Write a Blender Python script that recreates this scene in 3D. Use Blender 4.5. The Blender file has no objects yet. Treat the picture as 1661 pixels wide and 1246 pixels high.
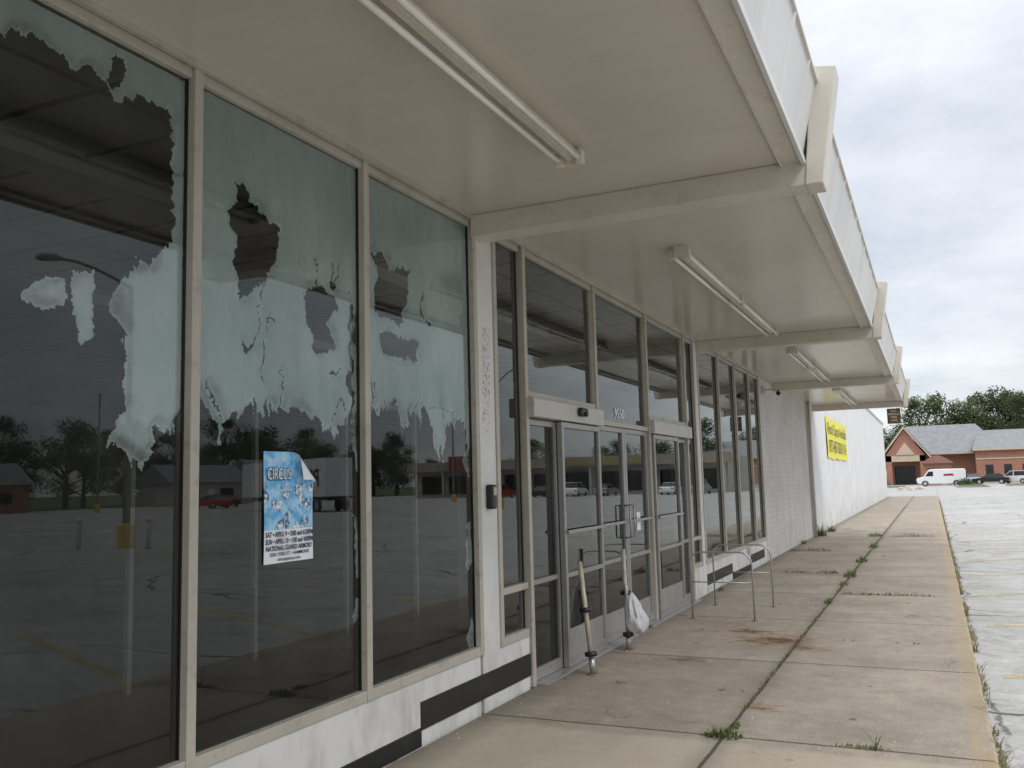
import bpy, math, random
from mathutils import Vector, Matrix, noise as mn
random.seed(7)
C=bpy.context.scene.collection
XF=-2.977; H=3.588
# ---------------------------------------------------------------- materials
def newmat(name):
    m=bpy.data.materials.new(name); m.use_nodes=True
    nt=m.node_tree; nt.nodes.clear()
    out=nt.nodes.new('ShaderNodeOutputMaterial')
    return m,nt,out
def L(nt,a,b): nt.links.new(a,b)
def math_(nt,op,a,b=None,c=None,clamp=False):
    n=nt.nodes.new('ShaderNodeMath'); n.operation=op; n.use_clamp=clamp
    for i,v in enumerate((a,b,c)):
        if v is None: continue
        if isinstance(v,(int,float)): n.inputs[i].default_value=v
        else: nt.links.new(v,n.inputs[i])
    return n.outputs[0]
def maprange(nt,v,a,b,c=0.,d=1.):
    n=nt.nodes.new('ShaderNodeMapRange'); n.clamp=True
    nt.links.new(v,n.inputs[0])
    for i,x in zip((1,2,3,4),(a,b,c,d)): n.inputs[i].default_value=x
    return n.outputs[0]
def mixc(nt,f,a,b,mode='MIX'):
    n=nt.nodes.new('ShaderNodeMix'); n.data_type='RGBA'; n.blend_type=mode
    for i,v in ((0,f),(6,a),(7,b)):
        if isinstance(v,(int,float)): n.inputs[i].default_value=v
        elif isinstance(v,tuple): n.inputs[i].default_value=(v[0],v[1],v[2],1)
        else: nt.links.new(v,n.inputs[i])
    return n.outputs[2]
def pos(nt): return nt.nodes.new('ShaderNodeNewGeometry').outputs['Position']
def objc(nt): return nt.nodes.new('ShaderNodeTexCoord').outputs['Object']
def noise(nt,vec,scale,detail=4,rough=.55,sc=None):
    if sc:
        m=nt.nodes.new('ShaderNodeMapping'); m.inputs['Scale'].default_value=sc
        nt.links.new(vec,m.inputs[0]); vec=m.outputs[0]
    n=nt.nodes.new('ShaderNodeTexNoise'); n.inputs['Scale'].default_value=scale
    n.inputs['Detail'].default_value=detail; n.inputs['Roughness'].default_value=rough
    nt.links.new(vec,n.inputs['Vector']); return n.outputs[0]
def princ(nt,out,color,rough=.6,metal=0.,bump=None,bstr=.3,bdist=.01,spec=.5):
    b=nt.nodes.new('ShaderNodeBsdfPrincipled')
    if isinstance(color,tuple): b.inputs['Base Color'].default_value=(*color[:3],1)
    else: nt.links.new(color,b.inputs['Base Color'])
    if isinstance(rough,(int,float)): b.inputs['Roughness'].default_value=rough
    else: nt.links.new(rough,b.inputs['Roughness'])
    b.inputs['Metallic'].default_value=metal
    b.inputs['Specular IOR Level'].default_value=spec
    if bump is not None:
        bn=nt.nodes.new('ShaderNodeBump'); bn.inputs['Strength'].default_value=bstr; bn.inputs['Distance'].default_value=bdist
        nt.links.new(bump,bn.inputs['Height']); nt.links.new(bn.outputs[0],b.inputs['Normal'])
    nt.links.new(b.outputs[0],out.inputs[0]); return b
def simple(name,col,rough=.6,var=.12,scale=3.,metal=0.,dirt=None,bs=.15,spec=.5):
    m,nt,out=newmat(name); p=objc(nt)
    n=noise(nt,p,scale,4,.6); f=maprange(nt,n,.3,.7)
    dark=tuple(c*(1-var) for c in col); lite=tuple(min(1,c*(1+var)) for c in col)
    c=mixc(nt,f,dark,lite)
    if dirt:
        n2=noise(nt,p,scale*4,5,.7); c=mixc(nt,maprange(nt,n2,.52,.75,0,.8),c,dirt)
    princ(nt,out,c,rough,metal,n,bs,.003,spec)
    return m
M={}
M['frame']=simple('frame_aluminium',(.43,.40,.34),.45,.10,2,0.,(.25,.22,.18))
M['door_frame']=simple('door_aluminium',(.33,.32,.305),.38,.1,2,.35,(.18,.17,.15))
M['header']=simple('header_paint',(.50,.48,.44),.5,.06,2,0,(.36,.33,.28))
M['white_tube']=simple('tube_glass',(.8,.78,.72),.25,.03,3)
M['fixture']=simple('fixture_enamel',(.62,.57,.47),.4,.08,3,0,(.42,.35,.25))
M['black']=simple('black_paint',(.012,.012,.013),.45,.3,2,0,(.035,.035,.035))
M['blackplastic']=simple('black_plastic',(.012,.012,.013),.4,.2,8)
M['steel']=simple('galvanised_steel',(.42,.42,.42),.35,.1,12,.6,(.3,.22,.15))
M['post']=simple('post_steel',(.42,.38,.30),.45,.25,9,.2,(.25,.17,.10))
M['yellow']=simple('yellow_paint',(.62,.40,.04),.6,.1,3,0,(.4,.3,.1))
M['dullyellow']=simple('faded_yellow_paint',(.30,.25,.11),.7,.15,.3,0,(.25,.21,.14))
M['banner']=simple('banner_vinyl',(.80,.74,.07),.5,.04,1)
M['bannertext']=simple('banner_text_paint',(.03,.03,.03),.5,.05,4)
M['gray_metal']=simple('lamp_metal',(.22,.21,.2),.5,.1,3)
M['whiteobj']=simple('white_enamel',(.72,.72,.7),.35,.04,2)
M['red']=simple('red_enamel',(.35,.02,.02),.35,.05,2)
M['redawn']=simple('faded_red_awning',(.20,.03,.03),.7,.1,1)
M['asphalt_roof']=simple('roof_shingle',(.19,.195,.20),.9,.2,1.5,0,(.13,.13,.135))
M['brownroof']=simple('brown_roof',(.14,.055,.04),.9,.15,1.5)
M['trim']=simple('beige_trim',(.52,.42,.31),.7,.06,1)
M['tyre']=simple('tyre_rubber',(.02,.02,.02),.8,.2,5)
M['rim']=simple('wheel_rim',(.5,.5,.52),.3,.05,5,.7)
M['bark']=simple('bark',(.09,.07,.05),.9,.3,6)
M['stone']=simple('boulder_stone',(.42,.38,.32),.9,.25,3)
M['rust']=simple('rusty_steel',(.24,.16,.11),.8,.3,15)
M['brown_sign']=simple('brown_sign_paint',(.13,.07,.045),.6,.1,5)
M['cream']=simple('cream_lettering',(.72,.66,.5),.6,.05,5)
M['pdark']=simple('poster_dark_ink',(.010,.03,.09),.35,.3,20)
M['pwhite']=simple('poster_paper',(.80,.84,.86),.4,.04,6)
M['int_wall']=simple('interior_wall',(.26,.25,.23),.8,.1,1)
M['int_white']=simple('interior_white',(.50,.50,.47),.6,.05,1)
M['mallwall']=simple('stucco_wall',(.40,.375,.33),.8,.1,.4)
M['mallfascia']=simple('mall_fascia',(.30,.26,.20),.8,.2,.3)
M['int_floor']=simple('interior_floor',(.10,.095,.09),.35,.2,1)
M['foundation']=simple('concrete_edge',(.34,.30,.24),.85,.15,2)
M['kickplate']=simple('kick_plate_metal',(.34,.33,.31),.42,.1,3,.3,(.2,.19,.165))

def poster_mat():
    m,nt,out=newmat('poster_print'); p=objc(nt)
    v=nt.nodes.new('ShaderNodeTexVoronoi'); v.inputs['Scale'].default_value=14; L(nt,p,v.inputs['Vector'])
    ns=noise(nt,p,44,6,.75); n2=noise(nt,p,18,4,.6)
    s=nt.nodes.new('ShaderNodeSeparateXYZ'); L(nt,p,s.inputs[0])
    fig=maprange(nt,math_(nt,'ADD',v.outputs[0],math_(nt,'MULTIPLY_ADD',ns,.8,-.4)),.40,.50,1,0)
    band=maprange(nt,s.outputs[2],.135,.15,1,0)
    base=mixc(nt,maprange(nt,n2,.4,.6),(.10,.40,.72),(.36,.64,.86))
    inner=mixc(nt,maprange(nt,ns,.45,.57),(.02,.08,.20),(.78,.88,.94))
    inner=mixc(nt,maprange(nt,n2,.52,.62,0,.6),inner,(.55,.74,.88))
    c=mixc(nt,math_(nt,'MULTIPLY',fig,band),base,inner)
    princ(nt,out,c,.3); return m
M['pblue']=poster_mat()

def glass(name,tint=(.66,.70,.685),k=1.18,rough=.0):
    m,nt,out=newmat(name)
    tr=nt.nodes.new('ShaderNodeBsdfTransparent'); tr.inputs[0].default_value=(*tint,1)
    gl=nt.nodes.new('ShaderNodeBsdfGlossy'); gl.inputs['Roughness'].default_value=rough; gl.inputs[0].default_value=(.93,.97,.96,1)
    fr=nt.nodes.new('ShaderNodeFresnel'); fr.inputs[0].default_value=1.5
    p=pos(nt)
    f=math_(nt,'MULTIPLY',fr.outputs[0],k,None,True)
    mx=nt.nodes.new('ShaderNodeMixShader'); L(nt,f,mx.inputs[0]); L(nt,tr.outputs[0],mx.inputs[1]); L(nt,gl.outputs[0],mx.inputs[2])
    df=nt.nodes.new('ShaderNodeBsdfDiffuse'); df.inputs[0].default_value=(.45,.45,.42,1)
    dn=maprange(nt,noise(nt,p,1.3,6,.7,(1,1,.35)),.45,.8,.003,.06)
    m2=nt.nodes.new('ShaderNodeMixShader'); L(nt,dn,m2.inputs[0]); L(nt,mx.outputs[0],m2.inputs[1]); L(nt,df.outputs[0],m2.inputs[2])
    L(nt,m2.outputs[0],out.inputs[0]); return m
M['glass']=glass('window_glass')
M['darkglass']=simple('dark_glass',(.015,.018,.02),.05,.1,2)

def film_mat(name,lite,dark,trans=.35,hole=(0.,.0)):
    m,nt,out=newmat(name); p=pos(nt)
    n=noise(nt,p,2.2,7,.65,(1,1,.5)); n2=noise(nt,p,40,3,.6); n3=noise(nt,p,5,6,.75,(1,2.5,.5))
    c=mixc(nt,maprange(nt,n,.3,.7),dark,lite)
    c=mixc(nt,maprange(nt,n2,.55,.75,0,.12),c,(.28,.31,.31))
    c=mixc(nt,maprange(nt,n3,.5,.72,0,.45),c,tuple(min(.98,x*1.2) for x in lite))
    c=mixc(nt,maprange(nt,n3,.45,.3,0,.25),c,tuple(x*.75 for x in dark))
    d=nt.nodes.new('ShaderNodeBsdfDiffuse'); L(nt,c,d.inputs[0])
    t=nt.nodes.new('ShaderNodeBsdfTranslucent'); L(nt,c,t.inputs[0])
    bn=nt.nodes.new('ShaderNodeBump'); bn.inputs['Strength'].default_value=.3; bn.inputs['Distance'].default_value=.010
    L(nt,noise(nt,p,14,4,.6),bn.inputs['Height']); L(nt,bn.outputs[0],d.inputs['Normal'])
    mx=nt.nodes.new('ShaderNodeMixShader'); mx.inputs[0].default_value=trans; L(nt,d.outputs[0],mx.inputs[1]); L(nt,t.outputs[0],mx.inputs[2])
    tp_=nt.nodes.new('ShaderNodeBsdfTransparent'); m3=nt.nodes.new('ShaderNodeMixShader'); L(nt,maprange(nt,n,.35,.65,hole[0],hole[1]),m3.inputs[0]); L(nt,mx.outputs[0],m3.inputs[1]); L(nt,tp_.outputs[0],m3.inputs[2])
    L(nt,m3.outputs[0],out.inputs[0]); return m
M['film']=film_mat('peeling_film',(.88,.925,.905),(.70,.755,.74),.06,(.12,.02))
M['filmwhite']=film_mat('peeled_film',(.95,.97,.965),(.82,.86,.86),.05)

def soffit_mat():
    m,nt,out=newmat('soffit_panels'); p=pos(nt)
    s=nt.nodes.new('ShaderNodeSeparateXYZ'); L(nt,p,s.inputs[0])
    fr=math_(nt,'FRACT',math_(nt,'MULTIPLY',s.outputs[1],1/.152))
    e=math_(nt,'ABSOLUTE',math_(nt,'SUBTRACT',fr,.5))
    groove=maprange(nt,e,.465,.5)
    n=noise(nt,p,.8,5,.65); c=mixc(nt,maprange(nt,n,.3,.7),(.54,.49,.415),(.61,.56,.485))
    st=noise(nt,p,2.5,6,.75,(.6,2,1)); c=mixc(nt,maprange(nt,st,.54,.8,0,.45),c,(.43,.37,.28))
    c=mixc(nt,math_(nt,'MULTIPLY',groove,.10),c,(.22,.18,.14))
    w=noise(nt,p,1.6,2,.5,(1.,3,1))
    h=math_(nt,'ADD',math_(nt,'MULTIPLY',groove,-.2),math_(nt,'MULTIPLY',w,1.4))
    princ(nt,out,c,.22,0,h,.3,.005,.5); return m
M['soffit']=soffit_mat()
M['beam']=simple('beam_paint',(.59,.545,.47),.4,.07,2,0,(.43,.375,.30))

def fascia_mat():
    m,nt,out=newmat('fascia_metal'); p=pos(nt)
    c=mixc(nt,maprange(nt,noise(nt,p,.7,4),.3,.7),(.54,.535,.52),(.64,.635,.62))
    st=noise(nt,p,1.8,4,.6,(1,1.2,.3)); c=mixc(nt,maprange(nt,st,.52,.78,0,.35),c,(.42,.405,.38))
    princ(nt,out,c,.5,0,noise(nt,p,3,2),.15,.01); return m
M['fascia']=fascia_mat()

def white_wall(name,brick=True,lo=(.60,.59,.56),hi=(.72,.71,.69),bw=.30,bh=.10,strength=.8,mf=.32):
    m,nt,out=newmat(name); p=pos(nt)
    s=nt.nodes.new('ShaderNodeSeparateXYZ'); L(nt,p,s.inputs[0])
    cb=nt.nodes.new('ShaderNodeCombineXYZ'); L(nt,math_(nt,'ADD',s.outputs[0],s.outputs[1]),cb.inputs[0]); L(nt,s.outputs[2],cb.inputs[1])
    c=mixc(nt,maprange(nt,noise(nt,p,1.1,6,.65),.3,.7),lo,hi)
    gr=noise(nt,p,3,7,.75,(1,1,.4))
    low=maprange(nt,s.outputs[2],0,.9,.8,.12)
    c=mixc(nt,math_(nt,'MULTIPLY',maprange(nt,gr,.46,.72),low),c,(.28,.25,.205))
    ru=maprange(nt,noise(nt,p,2.1,6,.75),.58,.68,0,.9)
    c=mixc(nt,math_(nt,'MULTIPLY',ru,maprange(nt,s.outputs[2],.02,.16,1,0)),c,(.25,.10,.035))
    if brick:
        b=nt.nodes.new('ShaderNodeTexBrick'); b.inputs['Scale'].default_value=1; b.inputs['Brick Width'].default_value=bw; b.inputs['Row Height'].default_value=bh
        b.inputs['Mortar Size'].default_value=.008; b.inputs['Mortar Smooth'].default_value=.5
        b.inputs['Color1'].default_value=(1,1,1,1); b.inputs['Color2'].default_value=(.80,.80,.80,1); b.inputs['Mortar'].default_value=(0.45,0.45,0.45,1)
        L(nt,cb.outputs[0],b.inputs['Vector'])
        c=mixc(nt,mf,c,b.outputs[0],'MULTIPLY')
        h=math_(nt,'ADD',math_(nt,'MULTIPLY',b.outputs[1],-1.),math_(nt,'MULTIPLY',noise(nt,p,25,3),.9))
        princ(nt,out,c,.75,0,h,strength,.008)
    else: princ(nt,out,c,.6,0,noise(nt,p,12,4),.2,.006)
    return m
M['brickwhite']=white_wall('painted_block',lo=(.50,.485,.46),hi=(.64,.625,.60),strength=.45,mf=.22)
M['wallwhite']=white_wall('white_painted_wall',True,(.64,.64,.635),(.76,.76,.755),.4,.2,.2,.15)
M['kneewhite']=white_wall('white_painted_panel',False,(.56,.555,.53),(.70,.695,.675))

def red_brick():
    m,nt,out=newmat('red_brick'); p=pos(nt)
    s=nt.nodes.new('ShaderNodeSeparateXYZ'); L(nt,p,s.inputs[0])
    cb=nt.nodes.new('ShaderNodeCombineXYZ'); L(nt,math_(nt,'ADD',s.outputs[0],s.outputs[1]),cb.inputs[0]); L(nt,s.outputs[2],cb.inputs[1])
    b=nt.nodes.new('ShaderNodeTexBrick'); b.inputs['Scale'].default_value=1; b.inputs['Brick Width'].default_value=.5; b.inputs['Row Height'].default_value=.2
    b.inputs['Color1'].default_value=(.40,.165,.105,1); b.inputs['Color2'].default_value=(.33,.13,.085,1); b.inputs['Mortar'].default_value=(.38,.28,.22,1); b.inputs['Mortar Size'].default_value=.02
    L(nt,cb.outputs[0],b.inputs['Vector'])
    c=mixc(nt,maprange(nt,noise(nt,p,.4,5),.3,.7,0,.3),b.outputs[0],(.24,.11,.07))
    princ(nt,out,c,.9); return m
M['redbrick']=red_brick()

def sidewalk_mat():
    m,nt,out=newmat('sidewalk_concrete'); p=pos(nt)
    s=nt.nodes.new('ShaderNodeSeparateXYZ'); L(nt,p,s.inputs[0]); X,Y=s.outputs[0],s.outputs[1]
    wob=noise(nt,p,3,5,.7); big=noise(nt,p,1.1,7,.7); fine=noise(nt,p,60,3,.7); mid=noise(nt,p,7,7,.75)
    wx=math_(nt,'MULTIPLY_ADD',wob,.03,-.015)
    u=math_(nt,'FLOOR',math_(nt,'MULTIPLY',math_(nt,'SUBTRACT',Y,.95),1/2.43)); v=math_(nt,'GREATER_THAN',X,-1.3)
    cb=nt.nodes.new('ShaderNodeCombineXYZ'); L(nt,u,cb.inputs[0]); L(nt,v,cb.inputs[1])
    wn=nt.nodes.new('ShaderNodeTexWhiteNoise'); wn.noise_dimensions='2D'; L(nt,cb.outputs[0],wn.inputs['Vector'])
    c=mixc(nt,wn.outputs[0],(.315,.267,.21),(.385,.333,.266))
    c=mixc(nt,maprange(nt,big,.36,.66,0,.8),c,(.215,.18,.142))
    c=mixc(nt,maprange(nt,mid,.5,.70,0,.55),c,(.185,.155,.125))
    c=mixc(nt,maprange(nt,mid,.46,.3,0,.4),c,(.48,.42,.345))
    c=mixc(nt,maprange(nt,fine,.5,.7,0,.5),c,(.16,.135,.11))
    c=mixc(nt,maprange(nt,fine,.42,.3,0,.55),c,(.57,.51,.43))
    vo=nt.nodes.new('ShaderNodeTexVoronoi'); vo.inputs['Scale'].default_value=2.3; L(nt,p,vo.inputs['Vector'])
    c=mixc(nt,maprange(nt,vo.outputs[0],.045,.07,.8,0),c,(.07,.06,.05))
    near=maprange(nt,math_(nt,'ADD',Y,math_(nt,'MULTIPLY',wob,.3)),5.75,5.85,1,0)
    c=mixc(nt,math_(nt,'MULTIPLY',near,.5),c,(.44,.385,.295))
    # rust soaked into the slab
    sn=math_(nt,'MULTIPLY_ADD',noise(nt,p,6,6,.75,(1,2.2,1)),4.6,-2.1)
    for (sx,sy,rx,ry,k) in ((-1.52,9.3,.46,.40,1.),(-1.22,6.61,.15,.13,1.),(-2.13,8.1,.2,.14,.7),(-1.15,8.95,.22,.14,1.),(-1.85,9.75,.34,.22,.9)):
        dx=math_(nt,'DIVIDE',math_(nt,'SUBTRACT',X,sx),rx); dy=math_(nt,'DIVIDE',math_(nt,'SUBTRACT',Y,sy),ry)
        d=math_(nt,'SQRT',math_(nt,'ADD',math_(nt,'MULTIPLY',dx,dx),math_(nt,'MULTIPLY',dy,dy)))
        d=math_(nt,'ADD',d,sn)
        c=mixc(nt,maprange(nt,d,.45,1.25,min(1,.85*k),0),c,(.19,.10,.045))
        c=mixc(nt,maprange(nt,d,.1,.7,min(1,.85*k),0),c,(.055,.030,.018))
    jx=maprange(nt,math_(nt,'ABSOLUTE',math_(nt,'ADD',math_(nt,'ADD',X,1.3),wx)),.006,.017,1,0)
    fy=math_(nt,'FRACT',math_(nt,'MULTIPLY',math_(nt,'SUBTRACT',Y,.95),1/2.43))
    jy=maprange(nt,math_(nt,'ABSOLUTE',math_(nt,'SUBTRACT',math_(nt,'ADD',fy,math_(nt,'MULTIPLY',wx,.4)),.5)),.493,.4975,0,1)
    j=math_(nt,'MAXIMUM',jx,jy)
    vc=nt.nodes.new('ShaderNodeTexVoronoi'); vc.feature='DISTANCE_TO_EDGE'; vc.inputs['Scale'].default_value=.55
    ad=nt.nodes.new('ShaderNodeVectorMath'); ad.operation='ADD'; L(nt,p,ad.inputs[0])
    cn=nt.nodes.new('ShaderNodeTexNoise'); cn.inputs['Scale'].default_value=2.; cn.inputs['Detail'].default_value=5; L(nt,p,cn.inputs['Vector'])
    L(nt,cn.outputs['Color'],ad.inputs[1]); L(nt,ad.outputs[0],vc.inputs['Vector'])
    cr=math_(nt,'MULTIPLY',maprange(nt,vc.outputs[0],.0015,.006,1,0),maprange(nt,big,.5,.56))
    halo=maprange(nt,math_(nt,'ABSOLUTE',math_(nt,'ADD',math_(nt,'ADD',X,1.3),math_(nt,'MULTIPLY',wx,3))),.02,.12,.35,0)
    c=mixc(nt,halo,c,(.13,.11,.08))
    c=mixc(nt,math_(nt,'MULTIPLY',j,.85),c,(.05,.042,.03)); c=mixc(nt,math_(nt,'MULTIPLY',cr,.6),c,(.08,.065,.05))
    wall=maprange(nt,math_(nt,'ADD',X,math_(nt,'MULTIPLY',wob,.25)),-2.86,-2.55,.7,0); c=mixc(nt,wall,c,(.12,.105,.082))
    ed=math_(nt,'MULTIPLY',maprange(nt,math_(nt,'ADD',X,math_(nt,'MULTIPLY',wob,.12)),.13,.17),maprange(nt,mid,.42,.58))
    c=mixc(nt,math_(nt,'MULTIPLY',ed,.5),c,(.40,.27,.10))
    h=math_(nt,'ADD',math_(nt,'MULTIPLY',j,-2.),math_(nt,'MULTIPLY',fine,.5))
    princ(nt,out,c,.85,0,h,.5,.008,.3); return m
M['sidewalk']=sidewalk_mat()

def lot_mat():
    m,nt,out=newmat('old_parking_lot'); p=pos(nt)
    s=nt.nodes.new('ShaderNodeSeparateXYZ'); L(nt,p,s.inputs[0])
    mid=noise(nt,p,1.3,8,.75); f4=noise(nt,p,4.5,7,.8); fine=noise(nt,p,50,3,.7); big=noise(nt,p,.18,5,.6)
    c=mixc(nt,maprange(nt,big,.35,.65),(.33,.323,.303),(.43,.42,.398))
    c=mixc(nt,maprange(nt,mid,.5,.64,0,.6),c,(.23,.222,.205))
    c=mixc(nt,maprange(nt,f4,.54,.64,0,.6),c,(.56,.55,.52))
    c=mixc(nt,maprange(nt,f4,.45,.36,0,.5),c,(.18,.17,.155))
    c=mixc(nt,maprange(nt,fine,.5,.7,0,.5),c,(.16,.155,.15))
    wv=math_(nt,'MULTIPLY_ADD',noise(nt,p,.8,5,.7),.7,-.35)
    cr=None
    for o,per,ph,w in ((0,5.2,.95,.030),(1,7.3,.3,.045)):
        f=math_(nt,'FRACT',math_(nt,'MULTIPLY_ADD',math_(nt,'ADD',s.outputs[o],wv),1/per,ph)); e=math_(nt,'ABSOLUTE',math_(nt,'SUBTRACT',f,.5))
        k=maprange(nt,e,.5-w/per,.5-.4*w/per); k=math_(nt,'MULTIPLY',k,maprange(nt,mid,.42,.54,.1,.8)); cr=k if cr is None else math_(nt,'MAXIMUM',cr,k)
    ad=nt.nodes.new('ShaderNodeVectorMath'); ad.operation='ADD'; L(nt,p,ad.inputs[0])
    cn=nt.nodes.new('ShaderNodeTexNoise'); cn.inputs['Scale'].default_value=.6; cn.inputs['Detail'].default_value=6; L(nt,p,cn.inputs['Vector']); L(nt,cn.outputs['Color'],ad.inputs[1])
    vc=nt.nodes.new('ShaderNodeTexVoronoi'); vc.feature='DISTANCE_TO_EDGE'; vc.inputs['Scale'].default_value=.22; L(nt,ad.outputs[0],vc.inputs['Vector'])
    k=math_(nt,'MULTIPLY',maprange(nt,vc.outputs[0],.002,.009,1,0),maprange(nt,big,.45,.52)); cr=math_(nt,'MAXIMUM',cr,k)
    c=mixc(nt,math_(nt,'MULTIPLY',cr,.85),c,(.05,.05,.045))
    h=math_(nt,'ADD',math_(nt,'MULTIPLY',cr,-1.5),fine)
    princ(nt,out,c,.9,0,h,.5,.01,.2); return m
M['lot']=lot_mat()
def grass_mat():
    m,nt,out=newmat('grass'); p=pos(nt)
    c=mixc(nt,maprange(nt,noise(nt,p,.3,6,.7),.35,.65),(.05,.085,.03),(.10,.13,.05))
    princ(nt,out,c,.95,0,noise(nt,p,8,3),.5,.05,.2); return m
M['grass']=grass_mat()
def leaf_mat(name,a,b,sc=.8):
    m,nt,out=newmat(name); p=pos(nt)
    c=mixc(nt,maprange(nt,noise(nt,p,sc,3),.35,.65),a,b)
    d=nt.nodes.new('ShaderNodeBsdfDiffuse'); L(nt,c,d.inputs[0]); t=nt.nodes.new('ShaderNodeBsdfTranslucent'); L(nt,c,t.inputs[0])
    mx=nt.nodes.new('ShaderNodeMixShader'); mx.inputs[0].default_value=.25; L(nt,d.outputs[0],mx.inputs[1]); L(nt,t.outputs[0],mx.inputs[2]); L(nt,mx.outputs[0],out.inputs[0]); return m
M['leaf']=leaf_mat('leaves',(.07,.10,.05),(.17,.20,.105),.35)
M['weed']=leaf_mat('weed_leaves',(.09,.13,.045),(.19,.21,.09),6)
M['drygrass']=leaf_mat('dry_grass',(.14,.14,.06),(.30,.26,.13),6)
def worn(name,col,lo=.42,hi=.58,scale=5,mx_=.85):
    m,nt,out=newmat(name); p=pos(nt)
    b=nt.nodes.new('ShaderNodeBsdfPrincipled'); b.inputs['Base Color'].default_value=(*col,1); b.inputs['Roughness'].default_value=.85
    t=nt.nodes.new('ShaderNodeBsdfTransparent'); mx=nt.nodes.new('ShaderNodeMixShader')
    L(nt,maprange(nt,noise(nt,p,scale,7,.8),lo,hi,0,mx_),mx.inputs[0]); L(nt,t.outputs[0],mx.inputs[1]); L(nt,b.outputs[0],mx.inputs[2]); L(nt,mx.outputs[0],out.inputs[0]); return m
M['line_yellow']=worn('worn_yellow_line',(.55,.45,.18),.38,.56)
M['smudge']=worn('glue_residue',(.34,.30,.25),.50,.62,34,.6)
def ceil_mat():
    m,nt,out=newmat('ceiling_tiles'); p=pos(nt); s=nt.nodes.new('ShaderNodeSeparateXYZ'); L(nt,p,s.inputs[0])
    g=None
    for o,per in ((0,1.22),(1,.61)):
        f=math_(nt,'ABSOLUTE',math_(nt,'SUBTRACT',math_(nt,'FRACT',math_(nt,'MULTIPLY',s.outputs[o],1/per)),.5)); k=maprange(nt,f,.5-.03/per,.5-.02/per)
        g=k if g is None else math_(nt,'MAXIMUM',g,k)
    c=mixc(nt,maprange(nt,noise(nt,p,1,4),.3,.7),(.42,.38,.33),(.52,.48,.42)); c=mixc(nt,g,c,(.09,.08,.07))
    princ(nt,out,c,.9); return m
M['ceiling']=ceil_mat()
def bag_mat():
    m,nt,out=newmat('plastic_bag'); p=objc(nt)
    b=nt.nodes.new('ShaderNodeBsdfPrincipled'); b.inputs['Base Color'].default_value=(.82,.82,.83,1); b.inputs['Roughness'].default_value=.35
    bn=nt.nodes.new('ShaderNodeBump'); bn.inputs['Strength'].default_value=1.; bn.inputs['Distance'].default_value=.03; L(nt,noise(nt,p,14,5,.6,(1,1,.4)),bn.inputs['Height']); L(nt,bn.outputs[0],b.inputs['Normal'])
    t=nt.nodes.new('ShaderNodeBsdfTranslucent'); t.inputs[0].default_value=(.8,.8,.82,1); mx=nt.nodes.new('ShaderNodeMixShader'); mx.inputs[0].default_value=.3
    L(nt,b.outputs[0],mx.inputs[1]); L(nt,t.outputs[0],mx.inputs[2])
    tp_=nt.nodes.new('ShaderNodeBsdfTransparent'); m3=nt.nodes.new('ShaderNodeMixShader'); L(nt,maprange(nt,noise(nt,p,9,4,.6),.4,.6,.0,.2),m3.inputs[0]); L(nt,mx.outputs[0],m3.inputs[1]); L(nt,tp_.outputs[0],m3.inputs[2]); L(nt,m3.outputs[0],out.inputs[0]); return m
M['bag']=bag_mat()

# ---------------------------------------------------------------- helpers
def thing(name,label,cat,loc=(0,0,0),group=None,rotz=0):
    o=bpy.data.objects.new(name,None); o.location=loc; o.rotation_euler=(0,0,rotz); o.empty_display_size=.3
    C.objects.link(o); o['label']=label; o['category']=cat
    if group: o['group']=group
    return o
def mk(name,verts,faces,mat,parent=None,off=(0,0,0),smooth=False,bevel=0,mats=None,midx=None):
    me=bpy.data.meshes.new(name); ox,oy,oz=off
    me.from_pydata([(v[0]-ox,v[1]-oy,v[2]-oz) for v in verts],[],faces); me.update()
    if mats:
        for q in mats: me.materials.append(M[q])
        if midx:
            for pl,i in zip(me.polygons,midx): pl.material_index=i
    else: me.materials.append(M[mat] if isinstance(mat,str) else mat)
    if smooth:
        for pl in me.polygons: pl.use_smooth=True
    o=bpy.data.objects.new(name,me); C.objects.link(o)
    if parent: o.parent=parent
    if bevel:
        b=o.modifiers.new('bevel','BEVEL'); b.width=bevel; b.segments=2; b.limit_method='ANGLE'
    return o
BF=[(0,3,2,1),(4,5,6,7),(0,1,5,4),(1,2,6,5),(2,3,7,6),(3,0,4,7)]
def bx(x0,x1,y0,y1,z0,z1):
    x0,x1=min(x0,x1),max(x0,x1);y0,y1=min(y0,y1),max(y0,y1);z0,z1=min(z0,z1),max(z0,z1)
    return [(x0,y0,z0),(x1,y0,z0),(x1,y1,z0),(x0,y1,z0),(x0,y0,z1),(x1,y0,z1),(x1,y1,z1),(x0,y1,z1)],BF
def join(parts):
    V=[];Fs=[]
    for v,f in parts:
        b=len(V); V+=list(v); Fs+=[tuple(i+b for i in q) for q in f]
    return V,Fs
def boxes(name,lst,mat,parent=None,off=(0,0,0),bevel=0):
    v,f=join([bx(*b) for b in lst]); return mk(name,v,f,mat,parent,off,False,bevel)
def each(name,lst,mat,parent=None,off=(0,0,0),bevel=0):
    for b in lst: boxes(name,[b],mat,parent,off,bevel)
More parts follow.
